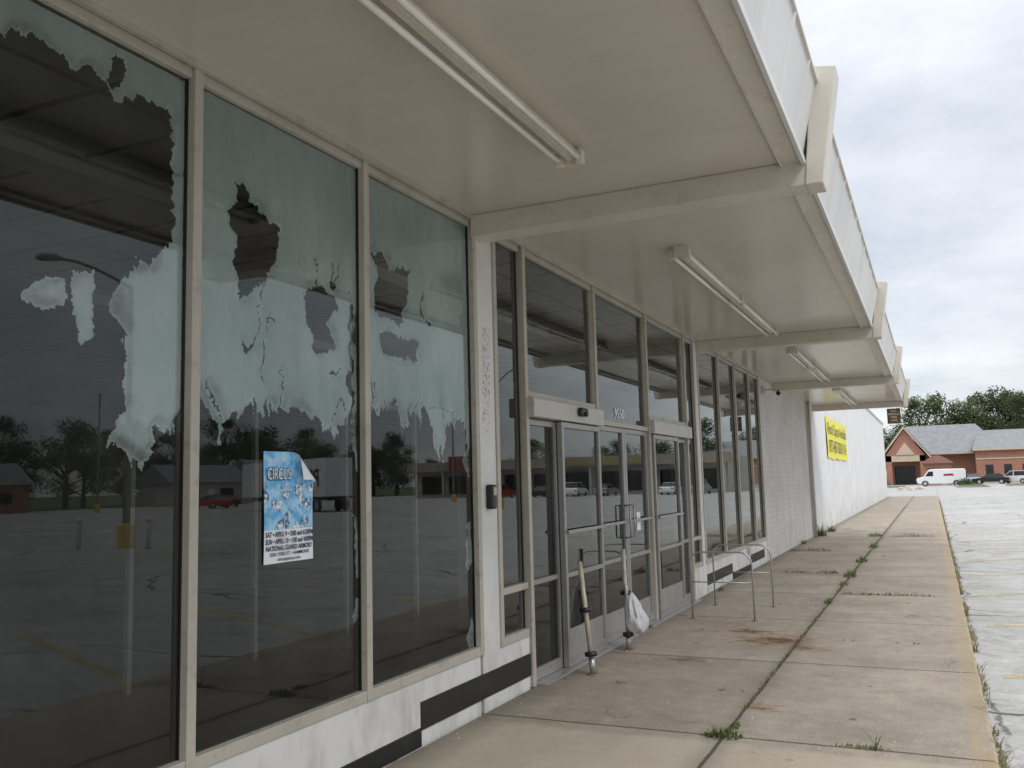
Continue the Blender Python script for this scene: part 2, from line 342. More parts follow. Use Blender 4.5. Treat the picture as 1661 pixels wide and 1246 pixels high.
def tube(pts,r,n=10,cap=True):
    pts=[Vector(p) for p in pts]; V=[];Fs=[]
    rr=r if isinstance(r,(list,tuple)) else [r]*len(pts)
    up=None
    for i,p in enumerate(pts):
        a=pts[max(0,i-1)]; b=pts[min(len(pts)-1,i+1)]; t=(b-a).normalized()
        if up is None: up=Vector((0,0,1)) if abs(t.z)<.9 else Vector((1,0,0))
        s=t.cross(up).normalized(); u=s.cross(t).normalized(); up=u
        for k in range(n):
            an=2*math.pi*k/n; q=p+(s*math.cos(an)+u*math.sin(an))*rr[i]; V.append(tuple(q))
    for i in range(len(pts)-1):
        for k in range(n):
            a=i*n+k;b=i*n+(k+1)%n; Fs.append((a,b,b+n,a+n))
    if cap: Fs.append(tuple(range(n-1,-1,-1))); Fs.append(tuple(range((len(pts)-1)*n,len(pts)*n)))
    return V,Fs
def text(name,body,mat,parent,o,size,right=(0,1,0),up=(0,0,1),width=None,off=(0,0,0),align='LEFT',bold=0.,depth=0.):
    cu=bpy.data.curves.new(name,'FONT'); cu.body=body; cu.size=1; cu.align_x=align; cu.offset=bold; cu.resolution_u=3; cu.extrude=depth
    t=bpy.data.objects.new(name,cu); C.objects.link(t); bpy.context.view_layer.update()
    me=bpy.data.meshes.new_from_object(t.evaluated_get(bpy.context.evaluated_depsgraph_get())); bpy.data.objects.remove(t)
    xs=[v.co.x for v in me.vertices]; w=max(xs)-min(xs); sx=size if width is None else width/w
    r=Vector(right); u=Vector(up); n=r.cross(u); x0=min(xs) if align=='LEFT' else 0
    for v in me.vertices:
        q=Vector(o)+r*((v.co.x-x0)*sx)+u*(v.co.y*size)+n*v.co.z*size
        v.co=(q.x-off[0],q.y-off[1],q.z-off[2])
    me.materials.clear(); me.materials.append(M[mat]); ob=bpy.data.objects.new(name,me); C.objects.link(ob); ob.parent=parent; return ob
def copy_thing(root,loc,rotz=0,scale=1,label=None):
    n=root.copy(); C.objects.link(n); n.location=loc; n.rotation_euler=(0,0,rotz); n.scale=(scale,)*3
    if label: n['label']=label
    def rec(s,d):
        for ch in s.children:
            k=ch.copy(); C.objects.link(k); k.parent=d; rec(ch,k)
    rec(root,n); return n
def structure(o,k='structure'): o['kind']=k; return o

# ---------------------------------------------------------------- ground
structure(mk('ground',[(-1500,-700,-.135),(1500,-700,-.135),(1500,2500,-.135),(-1500,2500,-.135)],[(0,1,2,3)],'grass'))
structure(mk('parking_lot',[(-60,-60,-.12),(90,-60,-.12),(90,152,-.12),(-60,152,-.12)],[(0,1,2,3)],'lot'))
V=[];Fs=[]; ys=[-8+i*.12 for i in range(int(78/.12)+1)]
for y in ys:
    j=mn.noise(Vector((y*2.3,0,3)))*.022+mn.noise(Vector((y*9,0,7)))*.012
    V+=[(XF+.01,y,0),(.205+j,y,0),(.222+j*.5,y,-.02),(.232,y,-.121)]
for i in range(len(ys)-1):
    for k in range(3):
        a=i*4+k; Fs.append((a,a+1,a+5,a+4))
b=(len(ys)-1)*4; V.append((XF+.01,ys[-1],-.121)); Fs.append((b,len(V)-1,b+3,b+2,b+1))
structure(mk('sidewalk',V,Fs,'sidewalk'))
ln=[]
for i in range(12):
    y=3.2+i*2.75; ln.append(([(.42,y,-.116),(4.6,y+1.9,-.116),(4.6,y+2.03,-.116),(.42,y+.13,-.116)],[(0,1,2,3)]))
for i in range(20):
    for X0 in (12,30,48):
        y=2+i*2.8; ln.append(([(X0,y,-.116),(X0+5.2,y,-.116),(X0+5.2,y+.11,-.116),(X0,y+.11,-.116)],[(0,1,2,3)]))
v,f=join(ln); o=structure(mk('parking_lot_marking',v,f,'line_yellow'))

# ---------------------------------------------------------------- store building
store=thing('store_building','long white vacant single-storey store with glass front and canopy','building',(XF,0,0))
SO=(XF,0,0)
def sb(name,lst,mat,bevel=0,parent=None): return boxes(name,lst,mat,parent or store,SO,bevel)
sb('knee_wall',[(XF-.2,XF-.012,-4,5.80,-.1,.40)],'kneewhite')
sb('knee_wall',[(XF-.2,XF-.012,6.125,6.655,-.1,.40)],'kneewhite')
sb('knee_wall',[(XF-.2,XF-.012,12.06,17.95,-.1,.40)],'kneewhite')
sb('painted_stripe',[(XF-.012,XF-.005,3.4,4.97,.002,.112)],'black')
sb('painted_stripe',[(XF-.012,XF-.0035,4.97,6.655,.095,.265)],'black')
sb('painted_stripe',[(XF-.012,XF-.005,12.85,14.6,.107,.255)],'black'); sb('painted_stripe',[(XF-.012,XF-.005,16.2,17.6,.107,.255)],'black'); sb('painted_stripe',[(XF-.012,XF-.005,14.6,16.2,.002,.105)],'black')
sb('pilaster',[(XF-.2,XF-.008,5.84,6.12,-.1,H)],'kneewhite',.004)
sb('pilaster',[(XF-.2,XF-.008,12.61,12.80,-.1,H)],'kneewhite',.004)
sb('block_wall',[(XF-.25,XF,17.95,25.16,-.1,H+.02)],'brickwhite')
sb('pilaster',[(XF-.25,XF+.06,25.16,25.34,-.1,H)],'wallwhite',.006)
v,f=tube([(XF+.09,25.10,0),(XF+.09,25.10,H)],.03,8); mk('downpipe',v,f,'header',store,SO,True)
sb('side_wall',[(XF-.25,XF,25.34,69.1,-.12,5.1)],'wallwhite'); sb('end_wall',[(XF-25,XF-.25,68.85,69.1,-.12,5.1)],'wallwhite')
sb('upper_wall',[(XF-.25,XF,-4,25.34,H+.02,5.1)],'wallwhite')
sb('wall_coping',[(XF-.3,XF+.05,-4,69.15,5.1,5.2)],'header')
sb('roof',[(XF-25,XF-.3,-4,69.1,4.95,5.05)],'asphalt_roof')
sb('interior_wall',[(XF-15.2,XF-15,-4,26,0,3.7)],'int_wall'); sb('interior_wall',[(XF-15,XF-.25,25.6,25.8,0,3.7)],'int_wall'); sb('interior_wall',[(XF-15,XF-.25,-4.2,-4,0,3.7)],'int_wall')
sb('interior_floor',[(XF-15,XF-.02,-4,25.6,-.1,-.001)],'int_floor')
sb('interior_ceiling',[(XF-15,XF-.25,-4,25.6,3.62,3.7)],'ceiling')
vb=[]
for yy in (5.4,6.9,8.4,9.9): vb.append((XF-3.05,XF-3.0,yy,yy+.045,0,2.6))
vb+=[(XF-3.05,XF-3.0,5.445,6.9,2.55,2.6),(XF-3.05,XF-3.0,6.945,8.4,2.55,2.6),(XF-3.05,XF-3.0,8.445,9.9,2.55,2.6)]
sb('vestibule_frame',vb,'int_white')
for yy in (0,6,12):
    for xx in (1.6,4.6): sb('interior_light',[(XF-xx-.12,XF-xx+.12,yy,yy+4.8,3.50,3.615)],'int_white',.01)
GX=XF-.045
def window(y0,y1,z0,z1,right=False,mw=.055,kind='window',parent=None,mat='frame',tb=.07,bb=.06,left=True,glassmat='glass'):
    w=mk(kind,*bx(XF-.09,XF-.06,y0+mw/2,y1-mw/2,z0,z0+.01),mat,parent or store,SO)
    fr=[(XF-.085,XF+.004,y0-mw/2,y0+mw/2,z0,z1)] if left else []
    if right: fr.append((XF-.085,XF+.004,y1-mw/2,y1+mw/2,z0,z1))
    a,b=y0+mw/2,y1-mw/2
    fr+=[(XF-.08,XF-.012,a,b,z1-tb,z1),(XF-.08,XF+.0,a,b,z0,z0+bb)]
    boxes('frame',fr,mat,w,SO,.004)
    boxes('gasket',[(GX-.003,GX+.008,a,a+.008,z0+bb,z1-tb),(GX-.003,GX+.008,b-.008,b,z0+bb,z1-tb)],'blackplastic',w,SO)
    mk('glass',[(GX,a,z0+bb),(GX,b,z0+bb),(GX,b,z1-tb),(GX,a,z1-tb)],[(0,1,2,3)],glassmat,w,SO)
    return w
MY=[-2.52,-1.13,.26,1.65,3.037,4.403,5.815]
wins=[]
for i in range(6): wins.append(window(MY[i],MY[i+1],.40,H-.002,right=(i==5)))
ZT=H-.002
for (a,b,l,r) in ((6.15,6.665,True,False),(12.06,12.585,False,True)):
    w=window(a,b,.40,ZT,right=r,left=l)
    boxes('crossbar',[(XF-.08,XF+.0,a+.028,b-.028,.77,.82)],'frame',w,SO,.003)
for yy in (6.695,8.42,10.22,12.03): sb('mullion',[(XF-.09,XF+.012,yy-.03,yy+.03,0,ZT)],'frame',.004)
for a,b,z in ((6.725,8.39,2.31),(8.45,10.19,2.17),(10.25,12.0,2.31)):
    w=mk('transom_window',*bx(XF-.08,XF-.0,a,b,z,z+.05),'frame',store,SO,bevel=.003)
    boxes('frame',[(XF-.08,XF-.012,a,b,ZT-.07,ZT),(XF-.08,XF-.02,a,a+.02,z+.05,ZT-.07),(XF-.08,XF-.02,b-.02,b,z+.05,ZT-.07)],'frame',w,SO)
    mk('glass',[(GX,a+.02,z+.05),(GX,b-.02,z+.05),(GX,b-.02,ZT-.07),(GX,a+.02,ZT-.07)],[(0,1,2,3)],'glass',w,SO)
for a,b in ((6.725,8.39),(10.25,12.0)):
    sb('door_header',[(XF-.08,XF+.07,a-.03,b+.03,2.145,2.30)],'header',.006)
def door(a,b,z1,name='door',x=0.,st=.05,kick=.28,push=True,mid=True):
    x0,x1=XF-.07+x,XF-.02+x
    d=boxes(name,[(x0,x1,a,a+st,.02,z1),(x0,x1,b-st,b,.02,z1),(x0,x1,a+st,b-st,z1-.05,z1),(x0,x1,a+st,b-st,.02,.02+.09)]+([(x0,x1,a+st,b-st,.775,.815)] if mid else []),'door_frame',store,SO,.004)
    g=(x0+x1)/2
    if kick: boxes('kick_plate',[(g-.006,g+.006,a+st,b-st,.11,.11+kick)],'kickplate',d,SO)
    mk('glass',[(g,a+st,.11+kick),(g,b-st,.11+kick),(g,b-st,z1-.05),(g,a+st,z1-.05)],[(0,1,2,3)],'glass',d,SO)
    if push:
        boxes('push_bar',[(x1+.012,x1+.030,a+.02,b-.02,1.155,1.185),(x1,x1+.012,a+.02,a+.05,1.155,1.185),(x1,x1+.012,b-.05,b-.02,1.155,1.185)],'door_frame',d,SO,.003)
    return d
door(6.73,7.39,2.135,'sidelight',0,.045,0,False,True)
door(7.36,8.37,2.135,'sliding_door',.06,.05,.22)
door(8.46,9.315,2.165,'swing_door',0,.06,.18); door(9.325,10.18,2.165,'swing_door',0,.06,.18)
door(10.27,11.40,2.135,'sliding_door',.06,.05,.22); door(11.38,11.99,2.135,'sidelight',0,.045,0,False,True)
for yy in (9.25,9.39):
    v,f=tube([(XF-.02,yy,1.0),(XF+.035,yy,1.0),(XF+.035,yy,1.34),(XF-.02,yy,1.34)],.010,8); mk('door_handle',v,f,'steel',store,SO,True)
sb('threshold',[(XF-.09,XF+.10,6.73,12.0,0,.018)],'steel',.003)
text('street_number','9550','whiteobj',store,(XF-.038,9.08,2.27),.15,width=.33,off=SO,bold=.01)
sb('paper_notice',[(XF-.043,XF-.041,9.72,9.86,1.05,1.25)],'pwhite')
MC=[12.83,14.22,15.55,16.88,17.92]
for i in range(4): wins.append(window(MC[i],MC[i+1],.40,ZT,right=(i==3)))
sb('outlet_box',[(XF-.012,XF+.04,15.9,16.05,.27,.40)],'header',.004)
# ---------------- canopy
can=mk('canopy',*bx(XF-.2,-.74,-8,26.85,H,H+.06),'soffit',store,SO)
boxes('edge_lip',[(-.74,-.725,-8,26.85,H-.03,H+.06),(-.725,-.615,-8,26.85,H-.012,H+.05)],'beam',can,SO)
V=[];Fs=[]; y=-8; xb,xt,zb,zt=-.612,-.50,H-.01,4.07
def fx(k,d): return (xb+(xt-xb)*k+d, zb+(zt-zb)*k)
while y<26.8:
    for (y0,y1,d0,d1) in ((y,y+.57,0,0),(y+.57,y+.58,0,.014),(y+.58,y+.60,.014,.014),(y+.60,y+.61,.014,0)):
        y1=min(y1,26.85); y0=min(y0,26.85)
        b=len(V)
        for yy,d in ((y0,d0),(y1,d1)):
            for k in (0,1):
                X,Z=fx(k,d); V.append((X,yy,Z))
        Fs.append((b,b+2,b+3,b+1))
    y+=.61
mk('fascia',V,Fs,'fascia',can,SO)
boxes('fascia_cap',[(-.62,-.482,-8,26.87,4.07,4.095)],'beam',can,SO,.003)
boxes('fascia_base',[(-.615,-.590,-8,26.87,H-.035,H+.015)],'fascia',can,SO,.002)
boxes('canopy_top',[(XF-.2,-.62,-8,26.85,H+.061,H+.3)],'asphalt_roof',can,SO)
for yb in (-1.1,5.86,12.92,19.72,26.72):
    w=.20 if yb<26 else .12
    boxes('beam',[(XF,-.56,yb-w/2,yb+w/2,H-.165,H-.001)],'beam',can,SO,.006)
    a,b_=yb-.11,yb+.11
    pr=[(-.60,H-.17),(-.49,H-.17),(-.37,4.16),(-.52,4.19)]
    V=[(x,a,z) for x,z in pr]+[(x,b_,z) for x,z in pr]
    mk('canopy_rib',V,[(0,1,2,3),(7,6,5,4),(0,4,5,1),(1,5,6,2),(2,6,7,3),(3,7,4,0)],'beam',can,SO,bevel=.008)
for a,b in ((-4,5.76),(5.96,12.82),(13.02,19.6)): sb('soffit_trim',[(XF+.004,XF+.03,a,b,H-.03,H-.001)],'frame')
# ---------------- ceiling lights
def ceiling_light(y0,y1,lab):
    r=thing('ceiling_light',lab,'light fixture',(-1.83,(y0+y1)/2,H),'fluorescent lights under the canopy')
    h=(y1-y0)/2; q=.85
    prof=[(-.035*q,0),(-.06*q,-.03),(-.06*q,-.045),(-.02*q,-.075),(.02*q,-.075),(.06*q,-.045),(.06*q,-.03),(.035*q,0)]
    V=[];n=len(prof)
    for yy in (-h,h): V+=[(x,yy,z) for x,z in prof]
    Fs=[(i,(i+1)%n,(i+1)%n+n,i+n) for i in range(n)]+[tuple(range(n)),tuple(range(2*n-1,n-1,-1))]
    mk('housing',V,Fs,'fixture',r)
    for sx in (-1,1):
        for (a,b) in ((-h+.03,-.02),(.02,h-.03)):
            v,f=tube([(sx*.064,a,-.082),(sx*.064,b,-.082)],.0175,10); mk('lamp_tube',v,f,'white_tube',r,smooth=True)
    for yy in (-h,-.03,h-.06):
        for sx in (-1,1): boxes('lamp_socket',[(sx*.064-.022,sx*.064+.022,yy,yy+.06,-.108,-.03)],'fixture',r,bevel=.004)
    boxes('end_plate',[(-.05,.05,-h-.012,-h,-.10,-.0)],'fixture',r,bevel=.004); boxes('end_plate',[(-.05,.05,h,h+.012,-.10,-.0)],'fixture',r,bevel=.004)
for a,b in ((.0,4.88),(7.42,12.27),(14.21,19.05),(21.2,26.1)):
    ceiling_light(a,b,'unlit twin tube fluorescent light fixed under white canopy')

# ---------------------------------------------------------------- peeling film (facade coordinates, metres)
F2B=[(3.11,2.04),(3.17,1.99),(3.23,1.91),(3.27,1.82),(3.31,1.88),(3.37,1.94),(3.51,1.98),(3.65,1.96),(3.79,2.0),(3.95,1.98),(4.06,1.91),(4.18,1.85),(4.24,1.92)]
H21=[(3.35,3.13),(3.43,3.13),(3.45,3.05),(3.57,3.02),(3.67,2.97),(3.66,2.83),(3.62,2.71),(3.5,2.63),(3.43,2.56),(3.37,2.58),(3.34,2.73),(3.36,2.86),(3.33,3.0)]
H22=[(3.87,2.66),(4.01,2.73),(4.16,2.69),(4.18,2.62),(4.1,2.54),(4.18,2.43),(4.01,2.35),(3.95,2.45),(3.9,2.51)]
F3B=[(4.47,2.08),(4.59,2.01),(4.69,2.05),(4.80,2.10),(4.87,1.985),(4.95,1.95),(4.99,2.03),(5.15,2.08),(5.33,1.80),(5.42,1.76),(5.47,1.97),(5.61,2.02)]
H31=[(4.565,3.04),(4.68,3.10),(4.75,2.97),(4.98,3.035),(4.95,2.85),(4.91,2.65),(4.70,2.635),(4.57,2.67),(4.61,2.86)]
H32=[(4.63,2.57),(4.85,2.56),(5.09,2.56),(5.08,2.436),(4.85,2.41),(4.665,2.425)]
s1=[(2.22,2.33),(2.25,2.37),(2.32,2.44),(2.41,2.45),(2.42,2.38),(2.41,2.34),(2.33,2.30),(2.27,2.32)]
s2=[(2.43,2.49),(2.54,2.52),(2.535,2.42),(2.515,2.32),(2.53,2.22),(2.48,2.20),(2.45,2.25),(2.44,2.34)]
f1=[(1.5,3.7),(1.5,3.40),(2.05,3.31),(2.12,3.33),(2.20,3.41),(2.29,3.38),(2.36,3.38),(2.39,3.31),(2.49,3.37),(2.60,3.34),(2.62,3.24),(2.74,3.33),(2.84,3.31),(2.92,3.36),(2.955,3.15),(2.96,2.98),(2.95,2.80),(2.95,2.69),(2.83,2.63),(2.75,2.57),(2.66,2.46),(2.68,2.29),(2.67,2.21),(2.71,2.01),(2.70,1.91),(2.63,1.85),(2.65,1.79),(2.81,1.73),(2.85,1.74),(2.87,1.86),(3.1,1.90),(3.1,3.7)]
h1=[(2.59,3.44),(2.65,3.48),(2.68,3.42),(2.64,3.33),(2.60,3.35)]
def inpoly(x,y,P):
    r=False;j=len(P)-1
    for i in range(len(P)):
        xi,yi=P[i];xj,yj=P[j]
        if (yi>y)!=(yj>y) and x<(xj-xi)*(y-yi)/(yj-yi)+xi: r=not r
        j=i
    return r
def film(name,y0,y1,z0,z1,test,parent,x=GX-.006,cell=.007,curl=.04,jag=.030,seed=0,allwhite=False):
    ny=int((y1-y0)/cell);nz=int((z1-z0)/cell); on=set()
    for i in range(ny):
        for k in range(nz):
            yy=y0+(i+.5)*cell; zz=z0+(k+.5)*cell
            p=Vector((yy*9,zz*9,seed)); q=Vector((yy*30,zz*26,seed+5)); r=Vector((yy*75,zz*60,seed+9))
            a=yy+jag*(mn.noise(p)+.6*mn.noise(q)+.25*mn.noise(r)); b=zz+jag*1.4*(mn.noise(p+Vector((50,0,0)))+.7*mn.noise(q+Vector((50,0,0)))+.25*mn.noise(r+Vector((20,0,0))))
            if test(a,b): on.add((i,k))
    dist={}; cur=[]
    for (i,k) in on:
        if any((i+a,k+b) not in on and 0<=i+a<ny and 0<=k+b<nz for a,b in ((1,0),(-1,0),(0,1),(0,-1))): dist[(i,k)]=0; cur.append((i,k))
    for d in range(1,7):
        nx=[]
        for (i,k) in cur:
            for a,b in ((1,0),(-1,0),(0,1),(0,-1)):
                q=(i+a,k+b)
                if q in on and q not in dist: dist[q]=d; nx.append(q)
        cur=nx
    idx={};V=[];Fs=[];mi=[]
    def vert(i,k):
        if (i,k) in idx: return idx[(i,k)]
        d=min([dist.get((i-a,k-b),7) for a in (0,1) for b in (0,1) if (i-a,k-b) in on])
        yy=y0+i*cell; zz=z0+k*cell
        amp=max(0,.25+1.3*mn.noise(Vector((yy*7,zz*7,seed+3)))); off=curl*amp*((7-d)/7)**2
        off+=.002*(1+mn.noise(Vector((yy*20,zz*20,1))))
        j=.4*cell
        V.append((x-off,yy+j*mn.noise(Vector((i*3.7,k*2.9,1))),zz+j*mn.noise(Vector((i*2.7,k*3.9,8))))); idx[(i,k)]=len(V)-1; return idx[(i,k)]
    for (i,k) in on:
        Fs.append((vert(i,k),vert(i+1,k),vert(i+1,k+1),vert(i,k+1)))
        yy=y0+i*cell; zz=z0+k*cell; d=dist.get((i,k),9)
        mi.append(1 if (allwhite or d<=-1+8*mn.noise(Vector((yy*8,zz*8,seed+40)))) else 0)
    return mk(name,V,Fs,None,parent,SO,smooth=True,mats=['film','filmwhite'],midx=mi)
def crackle(y,z,s,t): return abs(mn.noise(Vector((y*7,z*2.6,s))))<t and mn.noise(Vector((y*3,z*3,s+11)))>.22
def drips(y,s): return .10*max(0,mn.noise(Vector((y*14,0,s))))+.05*mn.noise(Vector((y*40,1,s)))
film('peeling_film',1.68,3.005,2.72,3.51,lambda y,z: inpoly(y,z,f1) and not inpoly(y,z,h1),wins[3],seed=1)
film('peeling_film',2.5,3.005,1.5,2.72,lambda y,z: inpoly(y,z-drips(y,4),f1) and not crackle(y,z,9,.03),wins[3],seed=1,allwhite=True,curl=.07)
film('peeling_film',2.15,2.425,2.2,2.5,lambda y,z: inpoly(y,z,s1),wins[3],seed=2,jag=.022,allwhite=True)
film('peeling_film',2.425,2.60,2.15,2.55,lambda y,z: inpoly(y,z,s2),wins[3],seed=2,jag=.022,allwhite=True)
def interp(P,y):
    if y<=P[0][0]: return P[0][1]
    for a,b in zip(P,P[1:]):
        if y<=b[0]: return a[1]+(b[1]-a[1])*(y-a[0])/max(1e-6,b[0]-a[0])
    return P[-1][1]
def t2(y,z):
    if y>4.31:
        return z>2.55+.5*mn.noise(Vector((z*2,0,0))) or (y>4.345 and z>.7 and mn.noise(Vector((z*3.5,0,5)))>-.1)
    return z>interp(F2B,y)-drips(y,1)*1.4+.05 and not inpoly(y,z,H21) and not inpoly(y,z,H22) and not (z<2.9 and crackle(y,z,3,.03))
def t3(y,z):
    if y>5.72: return (z>1.9) or (mn.noise(Vector((z*3,0,9)))>.0 and y>5.745)
    return z>interp(F3B,y)-drips(y,2)*1.4+.05 and not inpoly(y,z,H31) and not inpoly(y,z,H32) and not (z<2.9 and crackle(y,z,6,.03))
film('peeling_film',3.07,4.375,.46,3.515,t2,wins[4],seed=3)
film('peeling_film',4.433,5.785,.46,3.515,t3,wins[5],seed=4)

# ---------------------------------------------------------------- poster
PY0,PY1,PZ0,PZ1=3.545,3.935,1.235,1.795; PW=PY1-PY0; PH=PZ1-PZ0
PO=(GX,3.73,1.5)
po=thing('circus_poster','blue and white circus poster with curled corner taped to window','poster',PO)
def pos_sheet():
    V=[];Fs=[];mi=[];n=30;m_=44
    for k in range(m_+1):
        for i in range(n+1):
            u=i/n;w=k/m_; y=PY0+PW*u; z=PZ0+PH*w; x=GX+.006+.003*math.sin(u*9+w*5)
            d=(u-1)*PW+(w-1)*PH+.19
            if d>0:
                nrm=math.sqrt(.5); dd=d*nrm; r=.02; th=min(dd/r,math.pi*.93)
                adv=r*math.sin(th)-max(0,dd-r*th)*.97
                y+=(-dd+adv)*nrm; z+=(-dd+adv)*nrm; x+=r*(1-math.cos(th))+max(0,dd-r*th)*.12
            V.append((x,y,z))
    for k in range(m_):
        for i in range(n):
            a=k*(n+1)+i; Fs.append((a,a+1,a+n+2,a+n+1)); u=(i+.5)/n; w=(k+.5)/m_
            d=(u-1)*PW+(w-1)*PH+.19
            mi.append(1 if (w<.30 or d>.035) else 0)
    return mk('sheet',V,Fs,None,po,PO,True,mats=['pblue','pwhite'],midx=mi)
pos_sheet()
px=GX+.0095
def pt(b,mat,y,z,s,w,bold=.02,dx=0): text('lettering',b,mat,po,(px+.0018+dx,PY0+y,z),s,width=w,off=PO,bold=bold)
pt('CIRCUS','pdark',.018,1.652,.085,.185,.05); pt('CIRCUS','pwhite',.022,1.654,.082,.177,.0,.0008)
pt('FABULOUS FUN','pwhite',.02,1.745,.022,.14)
pt('FEATURING','pwhite',.12,1.595,.016,.09)
pt('SAT • APRIL 9 • 3:00 and 6:30PM','pdark',.008,1.366,.036,.374,.03)
pt('SUN • APRIL 10 • 1:00 and 4:00PM','pdark',.008,1.331,.036,.374,.03)
pt('NATIONAL GUARD ARMORY','pdark',.012,1.298,.034,.365,.03)
pt('2530 173RD ST. • HAMMOND','pdark',.04,1.271,.024,.31,.02)
pt('circuspages.com','pdark',.10,1.246,.023,.18,.02)

# ---------------------------------------------------------------- yellow banner
BO=(XF,33.6,2.9); ba=thing('retail_banner','yellow vinyl leasing banner hung on white wall','banner',BO)
V=[];Fs=[];n=30
for k in range(9):
    for i in range(n+1):
        y=29.9+7.3*i/n; z=2.15+1.33*k/8; V.append((XF+.03+.012*math.sin(i*1.1+k*.6),y,z+.02*math.sin(i*.7)))
for k in range(8):
    for i in range(n): a=k*(n+1)+i; Fs.append((a,a+1,a+n+2,a+n+1))
mk('sheet',V,Fs,'banner',ba,BO,True)
text('lettering','Retail Space Available','bannertext',ba,(XF+.055,30.25,2.95),.52,width=6.6,off=BO,bold=.0)
text('lettering','877-487-5000 X124','bannertext',ba,(XF+.055,30.5,2.36),.58,width=6.0,off=BO,bold=.0)
HO=(-.85,26.9,3.3); hs=thing('hanging_sign','small brown no parking sign hanging from canopy end','sign',HO)
boxes('panel',[(-1.03,-.69,26.90,26.93,2.98,3.40)],'brown_sign',hs,HO,.004)
each('bracket',[(-.95,-.94,26.905,26.925,3.40,3.43),(-.78,-.77,26.905,26.925,3.40,3.43)],'steel',hs,HO)
for i,tx in enumerate(('NO','PARKING','FIRE','LANE')): text('lettering',tx,'cream',hs,(-1.0 if len(tx)>4 else -.94,26.895,3.30-.085*i),.085,right=(1,0,0),width=.28 if len(tx)>4 else .16,off=HO,bold=.02)

# ---------------------------------------------------------------- wall fittings
IO=(XF,5.97,1.5); ic=thing('intercom','black intercom box mounted on white pilaster','intercom',IO)
boxes('housing',[(XF-.008,XF+.05,5.93,6.01,1.42,1.60)],'blackplastic',ic,IO,.015); boxes('faceplate',[(XF+.05,XF+.056,5.945,5.995,1.52,1.58)],'steel',ic,IO,.003)
MO=(XF+.07,7.75,2.24); ms=thing('motion_sensor','black motion sensor mounted on the door header','sensor',MO)
boxes('housing',[(XF+.07,XF+.12,7.68,7.86,2.20,2.28)],'blackplastic',ms,MO,.02)
v,f=tube([(XF+.11,7.77,2.23),(XF+.135,7.77,2.215)],.022,12); mk('lens',v,f,'darkglass',ms,MO,True)
CO=(XF,18.3,3.3); sc=thing('security_camera','small security camera on bracket at wall corner','security camera',CO)
boxes('bracket',[(XF,XF+.05,18.2,18.4,3.25,3.40),(XF+.05,XF+.30,18.28,18.31,3.32,3.35)],'header',sc,CO,.005)
v,f=tube([(XF+.30,18.45,3.30),(XF+.34,18.15,3.24)],.05,12); mk('camera_body',v,f,'header',sc,CO,True); v,f=tube([(XF+.34,18.15,3.24),(XF+.345,18.10,3.23)],.04,12); mk('lens',v,f,'blackplastic',sc,CO,True)
mk('glue_residue',[(XF-.0055,5.90,1.98),(XF-.0055,6.02,1.98),(XF-.0055,6.06,2.78),(XF-.0055,5.93,2.78)],[(0,1,2,3)],'smudge',store,SO)

# ---------------------------------------------------------------- leaning posts, bag, rails
def post(base,top,col,lab):
    r=thing('cart_barrier_post',lab,'post',base,'posts in front of the entrance'); b=Vector(base);t=Vector(top)
    v,f=tube([b,b.lerp(t,.5),t],.0215,14); mk('pole',v,f,'post',r,base,True)
    v,f=tube([b,b+Vector((0,0,.010))],.052,18); mk('base_plate',v,f,'rust',r,base)
    for z in col:
        k=(z-b.z)/(t.z-b.z); p=b.lerp(t,k); d=(t-b).normalized()
        v,f=tube([p-d*.020,p-d*.016,p+d*.016,p+d*.020],[.036,.052,.052,.036],16); mk('collar',v,f,'blackplastic',r,base,True)
    v,f=tube([b+(t-b)*.01,b+(t-b)*.15],.0265,14); mk('sleeve',v,f,'steel',r,base,True)
post((-2.68,7.25,0),(-2.77,7.25,.93),(.53,.17),'leaning worn metal post with black collars near sliding door')
post((-2.73,8.38,0),(-2.745,8.36,.95),(.54,.15),'upright worn metal post with black collars near entrance')
BGO=(-2.69,8.36,.54); bg=thing('plastic_bag','white crumpled plastic bag hanging on metal post','plastic bag',BGO)
V=[];Fs=[];n=44
prof=[(.535,.030),(.50,.050),(.46,.064),(.42,.078),(.37,.090),(.32,.100),(.28,.105),(.24,.103),(.21,.092),(.19,.06),(.185,.0)]
for k,(z,r) in enumerate(prof):
    for i in range(n):
        a=2*math.pi*i/n; c3=Vector((math.cos(a)*2.6,math.sin(a)*2.6,z*9)); rr=r*(1+.10*math.sin(a*7+k*.5)+.5*mn.noise(c3)+.22*abs(mn.noise(c3*3)))
        sh=(.53-z)
        V.append((-2.685+sh*.18+rr*.75*math.cos(a),8.36+rr*math.sin(a)*1.05+sh*.10,z+.05*mn.noise(Vector((math.cos(a)*2,math.sin(a)*2,z*5+5)))))
for k in range(len(prof)-1):
    for i in range(n): a=k*n+i;b=k*n+(i+1)%n; Fs.append((a,b,b+n,a+n))
mk('bag_body',V,Fs,'bag',bg,BGO,True)
v,f=tube([(-2.72,8.33,.52),(-2.705,8.30,.58),(-2.73,8.35,.62),(-2.76,8.40,.58),(-2.74,8.38,.52)],[.016,.014,.012,.014,.016],8); mk('bag_handle',v,f,'bag',bg,BGO,True)
